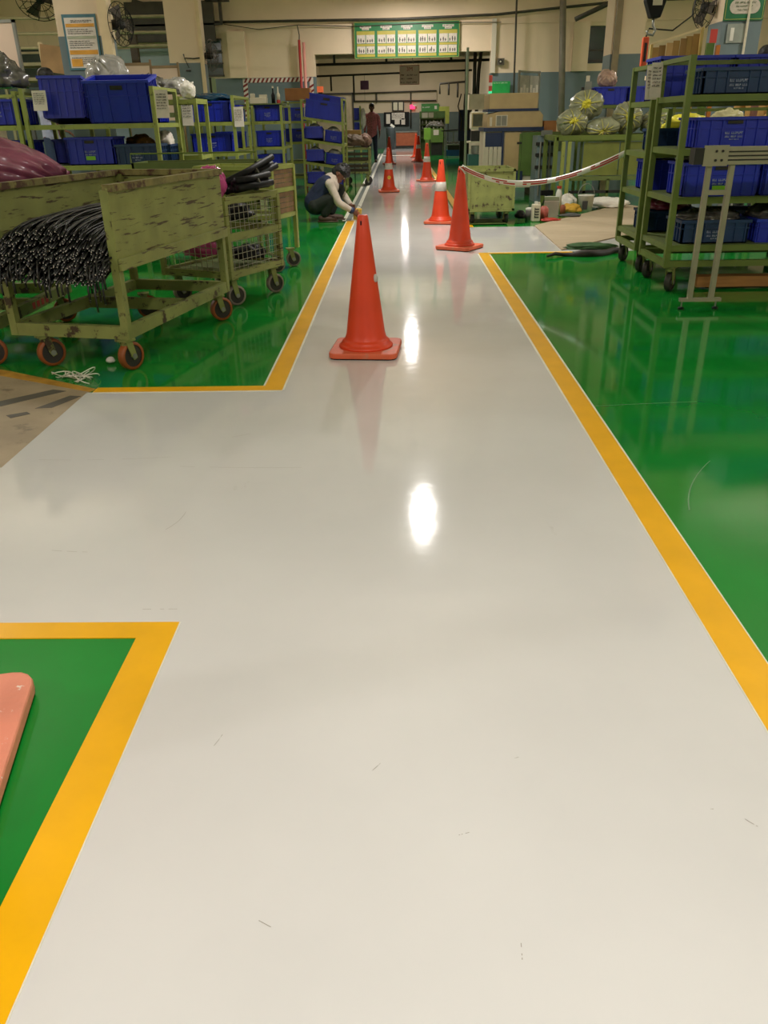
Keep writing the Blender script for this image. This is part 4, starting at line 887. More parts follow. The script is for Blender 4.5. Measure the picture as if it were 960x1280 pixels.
for lab, p, r, ax, sd in (('round grey-green bag with yellow tie at the aisle corner of the bin', (2.57, 13.17, 1.155), (.215, .17, .2), (.05, -1, .15), 81), ('topmost grey-green bag with a big yellow knot', (2.80, 13.36, 1.39), (.24, .19, .2), (-.2, -1, .1), 82),
                      ('flattened grey-green bag with a pale yellow tie', (3.02, 13.15, 1.105), (.24, .115, .19), (-.1, -1, -.3), 83), ('grey-green bag with yellow tie leaning against the tape-tied rack', (3.42, 13.36, 1.21), (.21, .22, .2), (.0, -1, .1), 84),
                      ('grey-green bag resting deeper on the bin top', (3.87, 13.42, 1.16), (.22, .17, .2), (-.2, -.9, .3), 85)):
    pleat_bag('tied_bag', lab, 'bag', p, r, ax, sd, m_bag, m_yelb, 15, 'tied bags on the green bin', amp=.12)
lump('film_bag', 'yellow crumpled film seen through the tape-tied rack', 'bag', (2.88, 8.95, 1.16), (.21, .12, .09), 87, m_yelb, rough=.5); lump('film_bag', 'pale cream film with yellow edge behind the dark green rack', 'bag', (3.30, 9.0, 1.17), (.18, .12, .11), 88, M('cream_film', '#b9b184', .3, var=.3, bump=.4, bscale=18), rough=.5)
rack('dark green rack behind the tape-tied rack holding yellow film', 2.62, 8.65, 1.2, .6, 1.3, [.3, .7, 1.06], m_rackd)
# behind: blue crates
rack('dark green rack of blue crates behind the tied bags', 2.88, 14.25, 1.5, .6, 1.45, [.4, .9, 1.38], m_rackd)
for x, r0 in ((3.37, .04), (3.94, 0)): crate('bigp', (x, 14.55, 1.404), r0, 'tall blue crate on the rack behind the tied bags' if x < 3.6 else 'tall blue crate next to the column behind the tied bags', 'crates behind the tied bags').scale = (.9, 1, .8)
pleat_bag('film_bag', 'rosy clear film bag on the crates behind the tied bags', 'bag', (3.36, 14.6, 1.78), (.15, .13, .13), (.1, -.8, .5), 90, M('rosy_film', '#b99a86', .25, var=.3, bump=.4), None, 11)
t = thing('bench_machine', 'small green bench machine above the blue crates', 'machine', (3.01, 14.40, 1.401)); MB().bb(-.06, .06, -.05, .05, 0, .2).build('body', MC.get('rack_light_green'), t); MB().bb(-.03, .06, -.04, .04, .2, .34).build('column', m_steel, t); MB().lathe([(.03, .30), (.03, .42)], 10).build('motor', m_cream2, t); MB().bb(-.09, -.05, -.03, .03, .22, .26).build('arm', m_dark, t)
for (x, z, w_, h_, lab) in ((2.74, 1.02, .46, .17, 'long brown carton behind the grey machine'), (3.09, 1.02, .2, .29, 'upright brown carton behind the tied bags')):
    t = thing('carton', lab, 'carton', (x, 15.42, z)); MB().bb(-w_ / 2, w_ / 2, -.15, .15, 0, h_).build('box_body', m_brown, t); MB().bb(-.02, .02, -.152, -.15, 0, h_).build('packing_tape', m_cream, t)
tag(MB().bb(2.5, 3.3, 15.2, 15.7, .96, 1.02).bb(2.52, 2.56, 15.22, 15.26, 0, .96).bb(3.24, 3.28, 15.22, 15.26, 0, .96).bb(2.52, 2.56, 15.64, 15.68, 0, .96).bb(3.24, 3.28, 15.64, 15.68, 0, .96).build('work_table', m_deck), 'green work table carrying the brown cartons', 'table')
t = thing('control_box', 'upright socket box with two dark dials near the cartons', 'box', (3.09, 15.42, 1.31)); MB().bb(-.07, .07, -.06, .06, 0, .2).build('case', m_cream2, t); MB().bb(-.045, -.01, -.063, -.06, .06, .14).build('dial', m_dark, t); MB().bb(.01, .045, -.063, -.06, .06, .14).build('dial', m_dark, t)
# grey slotted machine beside green bin
t = thing('press_machine', 'grey-blue slotted machine between the beige cabinet and the green bin', 'machine', (2.22, 14.06, 0))
MB().bb(0, .26, 0, .5, 0, .98).build('body', M('machine_greyblue', '#6f7f80', .45, var=.15), t)
for z in (.3, .5, .68, .84): MB().bb(-.02, .30, -.03, 0, z, z + .05).build('ledge', m_dark, t)
for x in (.05, .2): MB().tube([(x, -.04, .1), (x, -.04, .9)], .015, 8).build('guide_rod', m_steel, t)
MB().bb(.05, .22, -.06, 0, .98, 1.06).build('head', m_steel, t)

# ------------------------------------------------------------------ beige machine (injection press style) and controls
t = thing('machine_cabinet', 'beige machine with navy table and sliding doors under a tower light', 'machine', (1.55, 15.2, 0))
Wm = .92
MB().bb(.0, Wm - .1, 0, .9, 1.38, 1.62).build('upper_cabinet', m_beige, t, bevel=.008); MB().bb(-.02, Wm - .08, -.012, .92, 1.345, 1.385).build('dark_seam', m_navy, t)
MB().polyY([(-.02, 1.10), (Wm, 1.10), (Wm, 1.28), (Wm - .06, 1.345), (.20, 1.345), (.0, 1.31), (-.02, 1.2)], .0, .9).build('body', m_beige, t)
wnd = MB().bb(.12, .32, -.012, .002, 1.12, 1.29).build('window', m_cream2, t); MB().bb(.135, .21, -.016, -.012, 1.13, 1.28).build('pane', M('pane_grey', '#8b897a', .3), wnd); MB().bb(.22, .305, -.016, -.012, 1.13, 1.28).build('pane', MC['pane_grey'], wnd)
MB().bb(.02, .06, -.01, .0, 1.12, 1.26).build('switch_panel', m_cream2, t)
MB().bb(-.08, Wm + .02, -.04, .95, 1.04, 1.10).build('table_top', m_navy, t)
MB().bb(-.06, Wm, .02, .9, .14, 1.04).build('lower_body', m_cream2, t)
for x0, x1, z0, z1, nm in ((-.08, .26, .88, 1.04, 'dark_bay'), ): MB().bb(x0 + .03, x1 - .02, .0, .02, .76, 1.02).build(nm, m_navy, t)
for k in range(4): MB().bb(-.05 + k * .075, .015 + k * .075, -.01, .02, .42, .80).build('pallet_panel', m_cream2, t)
MB().bb(.24, .27, -.03, .02, .16, 1.04).build('post', m_navy, t); MB().bb(-.08, -.05, -.03, .02, .16, 1.04).build('post', m_cream2, t)
MB().bb(.29, .56, -.015, .02, .42, 1.02).build('door', m_beige, t); MB().bb(.25, .62, -.025, .02, .26, .41).build('base_plinth', m_navy, t)
MB().bb(-.10, .27, -.06, .02, .30, .40).build('base_rail', m_navy, t)
MB().bb(.58, Wm, -.02, .02, .34, 1.02).build('green_door', m_mgreen, t); MB().bb(.54, .575, -.03, .02, .26, 1.0).build('hinge_post', m_mgreen, t); MB().bb(.5, .58, -.04, -.02, .84, .87).build('handle', m_dark, t)
for x in (.0, .8): MB().bb(x, x + .08, .05, .85, 0, .14).build('foot', m_dark, t)
tw = MB().tube([(.04, .3, 1.62), (.04, .3, 1.66)], .03, 10).build('tower_light', M('lamp_green', '#2fc98a', .4, emit=1.2), t); MB().lathe([(.03, 1.66), (.03, 1.9)], 12, (.04, .3, 0)).build('red_lens', M('lamp_red', '#cc4a38', .4), tw)
MB().lathe([(.0315, 1.74), (.0315, 1.79)], 12, (.04, .3, 0)).build('white_lens', m_white2, tw)
# CRT control station
t = thing('control_station', 'control cabinet with a cream monitor hung beside the opening', 'machine', (1.53, 19.6, 0))
MB().bb(.03, .42, .0, .4, 1.42, 1.72).build('upper_box', M('box_taupe', '#a89c82', .5), t); mo = MB().bb(.08, .40, -.06, .35, 1.03, 1.38).build('monitor', m_cream2, t, bevel=.02)
MB().bb(.12, .33, -.066, -.06, 1.09, 1.33).build('screen', M('screen_grey', '#5c5c50', .2), mo); MB().bb(.10, .35, -.064, -.058, 1.07, 1.35).build('bezel', m_beige, mo)
MB().bb(-.05, 0, 0, .05, .0, 2.6).build('post', M('post_green', '#7f8a70', .5), t)
MB().bb(.02, .38, -.05, .35, .76, .79).build('shelf', m_cream2, t); MB().bb(.05, .4, 0, .35, .26, .52).build('base_cabinet', m_teal, t); MB().bb(.1, .3, 0, .3, .79, 1.0).build('dark_unit', m_dark, t); MB().lathe([(.09, .53), (.09, .7)], 14, (.2, .15, 0)).build('drum', m_steel, t)
MB().bb(.02, .4, -.02, .35, 0, .26).build('plinth', m_dark, t)
# notice stand
t = thing('notice_stand', 'grey framed notice stand turned sideways behind the beige machine', 'notice stand', (2.22, 16.6, 0), math.radians(50))
for x in (0, .7): MB().bb(x - .015, x + .015, -.015, .015, 0, 2.02).build('post', m_steel, t)
for z in (2.0, 1.5): MB().bb(0, .7, -.012, .012, z - .015, z + .015).build('rail', m_steel, t)
MB().bb(.01, .69, -.006, .006, 1.51, 1.94).build('board', M('board_grey', '#aaa59a', .5, var=.15, scale=9), t)
MB().bb(.345, .36, -.012, .0, 1.0, 1.94).build('mullion', m_steel, t)
for k in range(6):
    x = .05 + (k % 3) * .1 + (k // 3) * .33; MB().bb(x, x + .075, -.01, -.006, 1.6 + .05 * (k % 2), 1.74 + .05 * (k % 2)).build('notice_sheet', m_paper, t)
# small wall items
t = thing('wall_sign', 'small green sign board above the beige cabinet', 'sign', (2.45, 21.5, 0)); MB().bb(-.21, .22, 0, .02, 1.73, 2.02).build('board', M('bright_sign_green', '#1f9a48', .45), t); g = MB(); glyphs(g, -.18, .18, 1.98, .02, -.001, 3); g.build('lettering', m_white2, t)
t = thing('exhaust_fan', 'small square wall fan on the cream wall', 'fan', (2.45, 21.5, 0)); MB().bb(-.1, .06, 0, .06, 2.36, 2.5).build('case', M('fan_case', '#5a5346', .5), t); MB().lathe([(.05, 0), (.05, .01)], 16, (-.03, 0, 2.43), Matrix.Rotation(PI / 2, 3, 'X')).build('rotor', m_dark, t); MB().lathe([(.02, 0), (.02, .015)], 12, (-.03, 0, 2.43), Matrix.Rotation(PI / 2, 3, 'X')).build('hub', m_cream2, t)
tag(MB().bb(2.2, 2.3, 21.52, 21.6, 2.2, 3.3).build('door_jamb', m_ceil), 'pale jamb strip on the edge of the wide opening', 'jamb', kind='structure')

# ------------------------------------------------------------------ big green sign with five posters
t = thing('notice_board', 'long green board of five instruction posters above the opening', 'sign', (-.99, 21.52, 2.545))
W5, H5 = 2.44, .735
MB().bb(0, W5, 0, .085, 0, H5).build('board', m_signgreen, t)
MB().bb(0, W5, -.006, 0, H5 - .012, H5).bb(0, W5, -.006, 0, 0, .012).bb(0, .012, -.006, 0, 0, H5).bb(W5 - .012, W5, -.006, 0, 0, H5).build('trim_frame', m_rackg, t)
for i in range(5):
    x0 = .055 + i * .478; w_ = .42
    p = MB().bb(x0, x0 + w_, -.004, 0, .03, .70).build('poster', m_signgreen, t)
    MB().bb(x0 + .08, x0 + w_ - .08, -.008, -.004, .615, .66).bb(x0 + .13, x0 + w_ - .13, -.008, -.004, .575, .615).build('heading_plate', m_photo, p)
    g = MB(); glyphs(g, x0 + .10, x0 + w_ - .10, .63, .02, -.009, i); glyphs(g, x0 + .15, x0 + w_ - .15, .585, .02, -.009, i + 9); g.build('heading_lettering', m_ink, p)
    MB().bb(x0, x0 + w_, -.008, -.004, .48, .555).bb(x0, x0 + w_, -.008, -.004, .255, .30).bb(x0, x0 + w_, -.008, -.004, .035, .09).build('caption_bar', m_signyellow, p)
    for r_ in range(2):
        for c_ in range(2):
            xa = x0 + .005 + c_ * .213; za = .10 + r_ * .21
            ph = MB().bb(xa, xa + .197, -.008, -.004, za, za + .15 + (.02 if r_ else 0)).build('picture', m_photo, p)
            rr = random.Random(i * 7 + r_ * 3 + c_); g = MB()
            for k in range(3): xx = xa + .03 + k * .055 + rr.uniform(-.01, .01); hh = rr.uniform(.05, .1); g.bb(xx, xx + .022, -.009, -.008, za + .02, za + .02 + hh); g.bb(xx - .008, xx + .03, -.0095, -.008, za + .02 + hh * .4, za + .02 + hh * .6)
            g.build('pictured_figure', m_ink, ph)
for x in (.9, 1.35, 1.75): MB().tube([(x, .01, 0), (x + .02, .05, -.12)], .008, 6).build('fixing_wire', m_pipe, t)
# hanging 3M sign
t = thing('hanging_sign', 'white hanging board headed 3M in red letters', 'sign', (.345, 25.46, 2.13)); MB().bb(-.27, .27, 0, .015, 0, .47).build('board', M('sign_cream', '#e8cdb8', .5, var=.04), t); MB().bb(-.275, .275, -.004, .0, .462, .475).bb(-.275, .275, -.004, 0, -.006, .004).bb(-.275, -.266, -.004, 0, 0, .47).bb(.266, .275, -.004, 0, 0, .47).build('border', m_red, t)
font_mesh('3M', .14, 'heading_lettering', m_red, t, (0, -.002, .335))
g = MB()
for k, (xe) in enumerate((.24, .11, .23)):
    z = .22 - k * .09; glyphs(g, -.25, -.14, z, .03, -.002, k); glyphs(g, -.08, xe, z, .03, -.002, k + 4)
g.build('lettering', M('maroon_ink', '#6a2a24', .6), t)
for x in (-.24, .24): MB().tube([(x, .008, .47), (x, .03, .545)], .005, 6).build('hanging_cord', m_dark, t)
t = thing('hanging_card', 'small mauve card hanging from a pipe', 'sign', (-.94, 25.98, 2.04)); MB().bb(-.12, .12, 0, .01, 0, .23).build('card', M('mauve', '#7a4f74', .6), t); MB().tube([(0, .005, .23), (0, .015, .37)], .004, 6).build('cord', m_dark, t); MB().tube([(0, .005, 0), (0, .005, -.3)], .004, 6).build('cord', m_dark, t)

# ------------------------------------------------------------------ back room contents
YB = 43.2
t = thing('black_notice_board', 'black notice board with white sheets on the far wall', 'notice board', (0, YB, 0)); MB().bb(-.66, .56, 0, .04, .98, 1.58).build('board', m_black, t)
for (x0, x1, z0, z1) in ((-.55, -.36, 1.08, 1.5), (-.28, .34, 1.25, 1.55), (-.14, .10, 1.05, 1.25), (.18, .36, 1.03, 1.3)): MB().bb(x0, x1, -.006, 0, z0, z1).build('sheet', m_paper, t)
g = MB()
for k in range(4): glyphs(g, -.25, .3, 1.48 - k * .06, .035, -.007, k)
g.build('sheet_print', m_ink, t)
t = thing('far_window', 'pair of narrow white window panes on the far wall', 'window', (0, YB, 0)); MB().bb(-.26, .32, 0, .04, 1.62, 2.02).build('frame', m_dark, t); MB().bb(-.2, .0, -.01, 0, 1.66, 2.0).build('pane', m_cream2, t); MB().bb(.06, .26, -.01, 0, 1.66, 2.0).build('pane', m_cream2, t)
t = thing('exit_lamp', 'small glowing pink-red lamp on the far wall', 'lamp', (.72, YB - .1, 1.78)); MB().bb(-.12, .12, 0, .08, -.08, .1).build('lens', M('red_glow', '#ff3060', .4, emit=2.2), t); MB().bb(.02, .18, -.02, .1, .04, .1).build('hood', m_white2, t)
t = thing('far_board', 'green wall board beside the glowing red lamp', 'board', (0, YB, 0)); MB().bb(1.15, 2.0, 0, .04, 1.55, 1.92).build('board', M('far_green', '#3c7d38', .5), t); g = MB(); glyphs(g, 1.2, 1.6, 1.74, .05, -.001, 2); g.build('lettering', m_white2, t); MB().bb(1.78, 1.9, -.006, 0, 1.68, 1.82).build('emblem', m_paper, t)
t = thing('display_stand', 'yellow-green display board standing before the far wall', 'display board', (0, 40.5, 0)); MB().bb(1.88, 2.34, 0, .04, 1.05, 1.75).build('board', M('panel_yg', '#8f9440', .5), t); MB().bb(1.9, 1.94, .04, .1, 0, 1.1).bb(2.28, 2.32, .04, .1, 0, 1.1).build('stand', m_dark, t)
t = thing('far_shelf', 'green shelf with rows of small bottles in the back room', 'shelf', (.95, 38.5, 0))
MB().bb(0, 1.1, .0, .4, 1.28, 1.55).build('cabinet', M('far_shelf_green', '#5d7a46', .5), t); MB().bb(.1, .35, -.01, 0, 1.3, 1.5).build('sheet', m_paper, t); MB().bb(.38, .6, -.01, 0, 1.3, 1.5).build('sheet', m_photo, t)
for z in (.5, .8, 1.02, 1.26): MB().bb(0, 1.1, 0, .4, z, z + .03).build('board', m_deck, t)
for x in (0, 1.07): MB().bb(x, x + .04, 0, .4, 0, 1.3).build('side', m_steel, t)
MB().bb(0, 1.1, .38, .4, 0, 1.3).build('back', m_deck, t)
for z in (.83, 1.05):
    for k in range(6): o = MB().lathe([(.035, 0), (.035, .09), (.015, .13), (.015, .16)], 8).build('small_bottle', m_white2 if k % 2 else m_steel, None, True); o.location = (1.08 + k * .16, 38.6, z); tag(o, 'small bottle on the %s board of the far green shelf' % ('lower' if z < .9 else 'upper'), 'bottle', 'bottles on the far green shelf')
t = thing('wooden_chest', 'red-brown box standing across the end of the walkway', 'box', (.42, 42.0, 0)); MB().bb(-.5, .5, 0, .5, .1, .72).build('box_body', m_rust, t, bevel=.01); MB().bb(-.5, .5, -.01, .01, .05, .13).build('skirt', m_dark, t); MB().bb(-.52, .52, -.02, .52, .70, .75).build('lid', m_steel, t)
t = thing('drum_stand', 'dark grey drum with a white lid beside the red-brown box', 'drum', (-.32, 41, 0)); MB().lathe([(.2, 0), (.22, .9), (.2, .95)], 18).build('drum_body', M('drum_dark', '#3b4448', .5), t, True); MB().box((.08, -.15, 1.0), (.2, .05, .1), mat=Matrix.Rotation(.6, 3, 'Y')).build('lid', m_white2, t)
t = thing('lathe_machine', 'green lathe machine with a covered top beyond the cones', 'machine', (1.0, 33.5, 0)); MB().bb(.25, .72, 0, .6, .45, .92).build('headstock', m_mgreen, t); MB().bb(.35, .55, -.01, 0, .7, .88).build('plate', m_photo, t); MB().bb(.0, .25, .1, .5, .55, .95).build('gear_cover', M('lime_green', '#6f9a34', .5), t); MB().bb(.28, .7, .05, .55, .0, .45).build('base', m_dark, t); MB().bb(.05, .2, .1, .5, 0, .55).build('base', m_mgreen, t)
lump('cover_sheet', 'pale grey film draped over the green lathe machine', 'cover', (1.45, 33.8, 1.02), (.32, .25, .14), 93, m_filmd)
t = thing('tool_trolley', 'grey-green tool trolley with a blue lower bin', 'trolley', (1.70, 31.3, 0))
for (x, y) in ((0, 0), (.6, 0), (0, .4), (.6, .4)): MB().bb(x - .02, x + .02, y - .02, y + .02, 0, .85).build('post', m_steel, t)
for z in (.4, .83): MB().bb(0, .6, 0, .4, z, z + .03).build('shelf', m_steel, t)
MB().bb(.0, .6, -.01, .41, .05, .25).build('blue_bin', M('bin_blue', '#1d4f9a', .5), t); MB().bb(.08, .55, 0, .35, .25, .40).build('dark_load', m_dark, t); MB().bb(.25, .29, 0, .02, .43, .83).build('divider', m_steel, t)
for k in range(5): o = lump('tool_item', 'small dark tool on the tool trolley shelf', 'tool', (1.78 + k * .11, 31.45, .47), (.05, .05, .045), 100 + k, m_steel, 'tools on the tool trolley', nu=10, nv=6)
t = thing('black_tarpaulin', 'black sheet spread over the tool trolley', 'sheet', (2.0, 31.5, .86)); MB().box((0, 0, .03), (.9, .5, .03), mat=Matrix.Rotation(-.06, 3, 'Y')).build('sheet_body', m_black, t)
t = thing('cable_cluster', 'dark tangle of hanging cables on the back room wall', 'cables', (2.15, 28.5, 0)); mb = MB(); rr = random.Random(2)
for k in range(9): x = rr.uniform(-.15, .15); mb.tube([(x, 0, 1.95), (x * 1.4 + rr.uniform(-.05, .05), 0, 1.6), (x * .8, 0, 1.2), (x, 0, .9)], .022, 6)
mb.build('strand', m_pipe, t); MB().bb(-.2, .2, .03, .1, .6, 1.5).build('dark_panel', m_navy, t); MB().bb(-.15, .15, .03, .1, 0, .6).build('panel_base', m_dark, t)
# crate stack trolley near standing man
t = thing('crate_trolley', 'small green frame trolley holding two blue crates behind the brown sacks', 'trolley', (-1.45, 24.0, 0))
for (x, y) in ((0, 0), (.44, 0), (0, .4), (.44, .4)): MB().bb(x - .015, x + .015, y - .015, y + .015, .1, 1.6).build('post', m_rackg, t)
for z in (.9, 1.25, .3): MB().bb(0, .44, 0, .4, z - .02, z).build('shelf', m_deck, t)
for (x, y) in ((.03, .03), (.41, .03), (.03, .37), (.41, .37)): caster(t, x, y, .1, .045, .3, m_tyre)
for z in (.9, 1.25): o = crate('small', (-1.23, 24.18, z + .002), 0, 'small blue crate in the %s tier of the trolley by the standing man' % ('lower' if z < 1 else 'upper'), 'crates by the standing man'); o.scale = (1.0, 1, 1.5)
lump('film_bag', 'cream bag hanging beside the crates near the standing man', 'bag', (-.93, 24.1, 1.3), (.07, .08, .22), 111, m_cloth, flat=False)
# brown sack trolley
t = thing('sack_trolley', 'dark wooden-sided trolley piled with brown sacks', 'trolley', (-1.16, 18.3, 0))
for (x, y) in ((0, 0), (.56, 0), (0, .7), (.56, .7)): MB().bb(x - .02, x + .02, y - .02, y + .02, .2, .74).build('post', m_olive2, t)
for z in (.26, .46, .72):
    for (a_, b_) in (((0, 0), (.56, 0)), ((0, .7), (.56, .7)), ((0, 0), (0, .7)), ((.56, 0), (.56, .7))): MB().beam((a_[0], a_[1], z), (b_[0], b_[1], z), .025, .04).build('rail', m_olive2, t)
m_dkboard = M('dark_board', '#3a2e1e', .7, var=.2)
for z in (.31, .39, .53, .62): MB().bb(.02, .54, -.008, .008, z - .03, z + .03).build('slat', m_dkboard, t); MB().bb(.552, .568, .02, .68, z - .03, z + .03).build('slat', m_dkboard, t)
MB().bb(0, .56, 0, .7, .24, .26).build('deck', m_dkboard, t)
for (x, y) in ((.06, .06), (.5, .06), (.06, .64), (.5, .64)): caster(t, x, y, .2, .075, .3, m_tyre)
lump('sack', 'brown sack bulging over the dark wooden trolley', 'sack', (-.94, 18.52, .83), (.23, .22, .15), 115, m_mud); lump('sack', 'pinkish brown sack hanging over the trolley corner', 'sack', (-.70, 18.84, .86), (.13, .15, .13), 116, M('sack_pink', '#7d6152', .75, var=.2, bump=.4), flat=False)
t = thing('carton', 'flat brown carton on the sacks', 'carton', (-.98, 18.75, .98)); MB().bb(-.16, .2, -.12, .12, 0, .09).build('box_body', M('flat_carton', '#9a7a44', .7), t); MB().bb(-.02, .02, -.122, .122, .0895, .0915).build('packing_tape', m_cream, t)
t = thing('partition_screen', 'tall grey framed screen behind the sloping rack', 'screen', (-1.85, 20.5, 0)); MB().bb(0, .82, 0, .02, .6, 1.78).build('panel', M('screen_dim', '#8d7f66', .6), t); MB().bb(-.03, 0, -.01, .03, 0, 1.82).bb(.82, .85, -.01, .03, 0, 1.82).bb(-.03, .85, -.01, .03, 1.78, 1.82).build('frame', m_dark, t)
t = thing('orange_lamp', 'small orange beacon above the screen by the opening', 'lamp', (-1.75, 20.51, 1.838)); MB().bb(-.07, .07, -.03, .03, 0, .12).build('lens', M('beacon', '#d8643a', .5, emit=.3), t); MB().bb(-.05, .05, -.02, .02, -.02, .0).build('base', m_dark, t)

# ------------------------------------------------------------------ left background
t = thing('white_board', 'white board in a grey frame above the silver scrap bag', 'board', (-4.2, 10.0, 0)); MB().bb(-1.0, .05, 0, .03, 1.80, 2.26).build('panel', M('board_pinkwhite', '#dcc3ac', .5, var=.03), t); MB().bb(-1.02, .08, -.008, .035, 2.26, 2.29).bb(-1.02, .08, -.008, .035, 1.77, 1.80).bb(.05, .08, -.008, .035, .0, 2.29).bb(-1.02, -.99, -.008, .035, 0, 2.29).build('frame', m_steel, t)
t = thing('framed_notice', 'framed notice with orange bands on the cream column', 'notice', (-3.72, 10.885, 0)); MB().bb(-.20, .20, 0, .012, 1.85, 2.42).build('frame', M('frame_blue', '#44707c', .5), t); MB().bb(-.175, .18, -.004, 0, 1.87, 2.385).build('sheet', m_paper, t)
for z, h_, mm in ((2.29, .035, 'o1'), (2.01, .045, 'o1'), (2.17, .03, 'g1')): MB().bb(-.165, .17, -.007, -.004, z, z + h_).build('colour_band', M('band_' + mm, '#d89a34' if mm == 'o1' else '#a9ac94', .5), t)
g = MB()
for k, z in enumerate((2.35, 2.335, 2.26, 2.24, 2.22, 2.14, 2.12, 2.10, 2.075, 1.97, 1.95, 1.93, 1.91)): glyphs(g, -.15 + (.05 if k < 2 else 0), .15 - .03 * (k % 3), z, .010, -.005, k)
g.build('lettering', m_ink, t)
MB().bb(-.16, -.03, -.007, -.004, 1.885, 1.965).build('picture', MC['band_o1'], t)
def cage_fan(label, loc, rz, r, tilt=0.0, col=m_black):
    t = thing('cage_fan', label, 'fan', loc, rz); t.rotation_euler = (tilt, 0, rz); mb = MB(); n = 14
    for k in range(n):
        a_ = k * 2 * PI / n; mb.tube([(.03 * math.cos(a_), -.07, .03 * math.sin(a_)), (r * .7 * math.cos(a_), -.06, r * .7 * math.sin(a_)), (r * math.cos(a_), 0, r * math.sin(a_)), (r * .6 * math.cos(a_), .07, r * .6 * math.sin(a_))], .0035, 5)
    for rr, y in ((r, 0), (r * .72, -.06), (r * .4, -.065)): mb.tube([(rr * math.cos(k * PI / 14), y, rr * math.sin(k * PI / 14)) for k in range(29)], .0045, 5)
    mb.build('cage', col, t)
    for k in range(3):
        q = Matrix.Rotation(k * 2 * PI / 3, 3, 'Y'); MB().add([q @ Vector(p) for p in ((.03, -.02, -.03), (r * .8, -.03, -.09), (r * .85, .02, .07), (.03, .02, .03))], [(0, 1, 2, 3)]).build('blade', M('fan_blade', '#4a4238', .5), t)
    MB().lathe([(.05, -.03), (.06, .02), (.05, .16)], 16, M3=Matrix.Rotation(-PI / 2, 3, 'X')).build('motor', m_dark, t, True)
    MB().tube([(0, .14, 0), (-.0, .2, -.02), (-.0, .3, .02)], .014, 8).build('bracket_arm', m_dark, t)
    return t
cage_fan('black cage fan on the side of the notice column', (-3.27, 11.0, 2.32), math.radians(70), .23)
cage_fan('black cage fan tilted over the white board', (-4.25, 11.2, 2.62), math.radians(20), .28, .7)
cage_fan('brown cage fan on the column with the coat hook', (-3.30, 16.3, 2.33), math.radians(80), .25, 0, M('fan_brown', '#4c4336', .5))
cage_fan('dark cage fan on the green sign column', (3.62, 11.1, 2.37), math.radians(-75), .22)
t = thing('coat_hook', 'dark double coat hook on the cream column', 'hook', (-3.62, 15.88, 2.27)); MB().tube([(-.08, 0, .06), (-.06, -.04, 0), (.1, -.03, -.01), (.2, -.02, 0)], .01, 6).build('arm', m_dark, t); MB().tube([(-.06, -.04, 0), (0, -.03, -.15)], .008, 6).build('arm', m_dark, t); MB().bb(-.06, .02, -.03, 0, -.2, -.18).build('plate', m_dark, t)
for (x, lab) in ((-4.72, 'cream partition board beside the cage fan'), (-4.26, 'cream partition board between two dark posts'), (-3.83, 'cream partition board next to the coat hook column')):
    t = thing('partition_board', lab, 'board', (x, 14.2, 0)); MB().bb(0, .4, 0, .03, 1.3, 2.14 - (x + 4.72) * .1).build('panel', MC['board_pinkwhite'], t); MB().bb(.4, .425, -.01, .04, 0, 2.2 - (x + 4.72) * .1).bb(0, .4, -.006, .035, 2.12 - (x + 4.72) * .1, 2.16 - (x + 4.72) * .1).build('frame', M('partition_frame', '#8c7350', .5), t)
tag(MB().bb(-3.72, -3.5, 13.2, 13.3, 1.4, 1.75).build('cream_block', m_cream), 'cream block behind the clear film bag', 'block')
tag(MB().bb(-4.2, -3.0, 13.1, 13.6, 1.34, 1.40).bb(-4.15, -4.1, 13.15, 13.2, 0, 1.34).bb(-3.1, -3.05, 13.15, 13.2, 0, 1.34).bb(-4.15, -4.1, 13.5, 13.55, 0, 1.34).bb(-3.1, -3.05, 13.5, 13.55, 0, 1.34).build('shelf_table', m_deck), 'tall green table holding the cream block', 'table')
t = thing('slant_board', 'slanted wooden board on a stand near the man by the racks', 'board', (-4.95, 13.0, 0)); MB().box((.1, 0, 2.1), (.42, .03, .34), mat=Matrix.Rotation(.35, 3, 'Z') @ Matrix.Rotation(.12, 3, 'Y')).build('panel', M('wood_pale', '#b08a60', .6), t); MB().bb(-.12, -.07, -.03, .03, 0, 2.32).build('post', m_cream, t); MB().bb(.30, .33, .03, .09, 0, 2.2).build('post', m_teal, t)
rack('cream shelf frame behind the man by the racks', -6.0, 13.8, 1.6, .5, 2.3, [1.55, 1.9, 2.1], M('shelf_cream', '#a59a78', .5))
t = thing('green_locker', 'green locker with two white sheets beside the grey dado', 'locker', (-4.15, 17.2, 0)); MB().bb(-.05, .62, 0, .4, 0, 2.03).build('body', M('locker_green', '#687e4c', .5), t)
for (x0, x1, z0, z1) in ((.07, .22, 1.72, 1.98), (.28, .55, 1.76, 1.97), (.30, .57, 1.5, 1.74)): MB().bb(x0, x1, -.006, 0, z0, z1).build('sheet', m_paper, t)
g = MB()
for k in range(5): glyphs(g, .31, .52, 1.93 - k * .035, .015, -.007, k)
g.build('sheet_print', m_ink, t); MB().bb(.59, .62, -.02, 0, 0, 2.03).build('edge', m_dark, t)

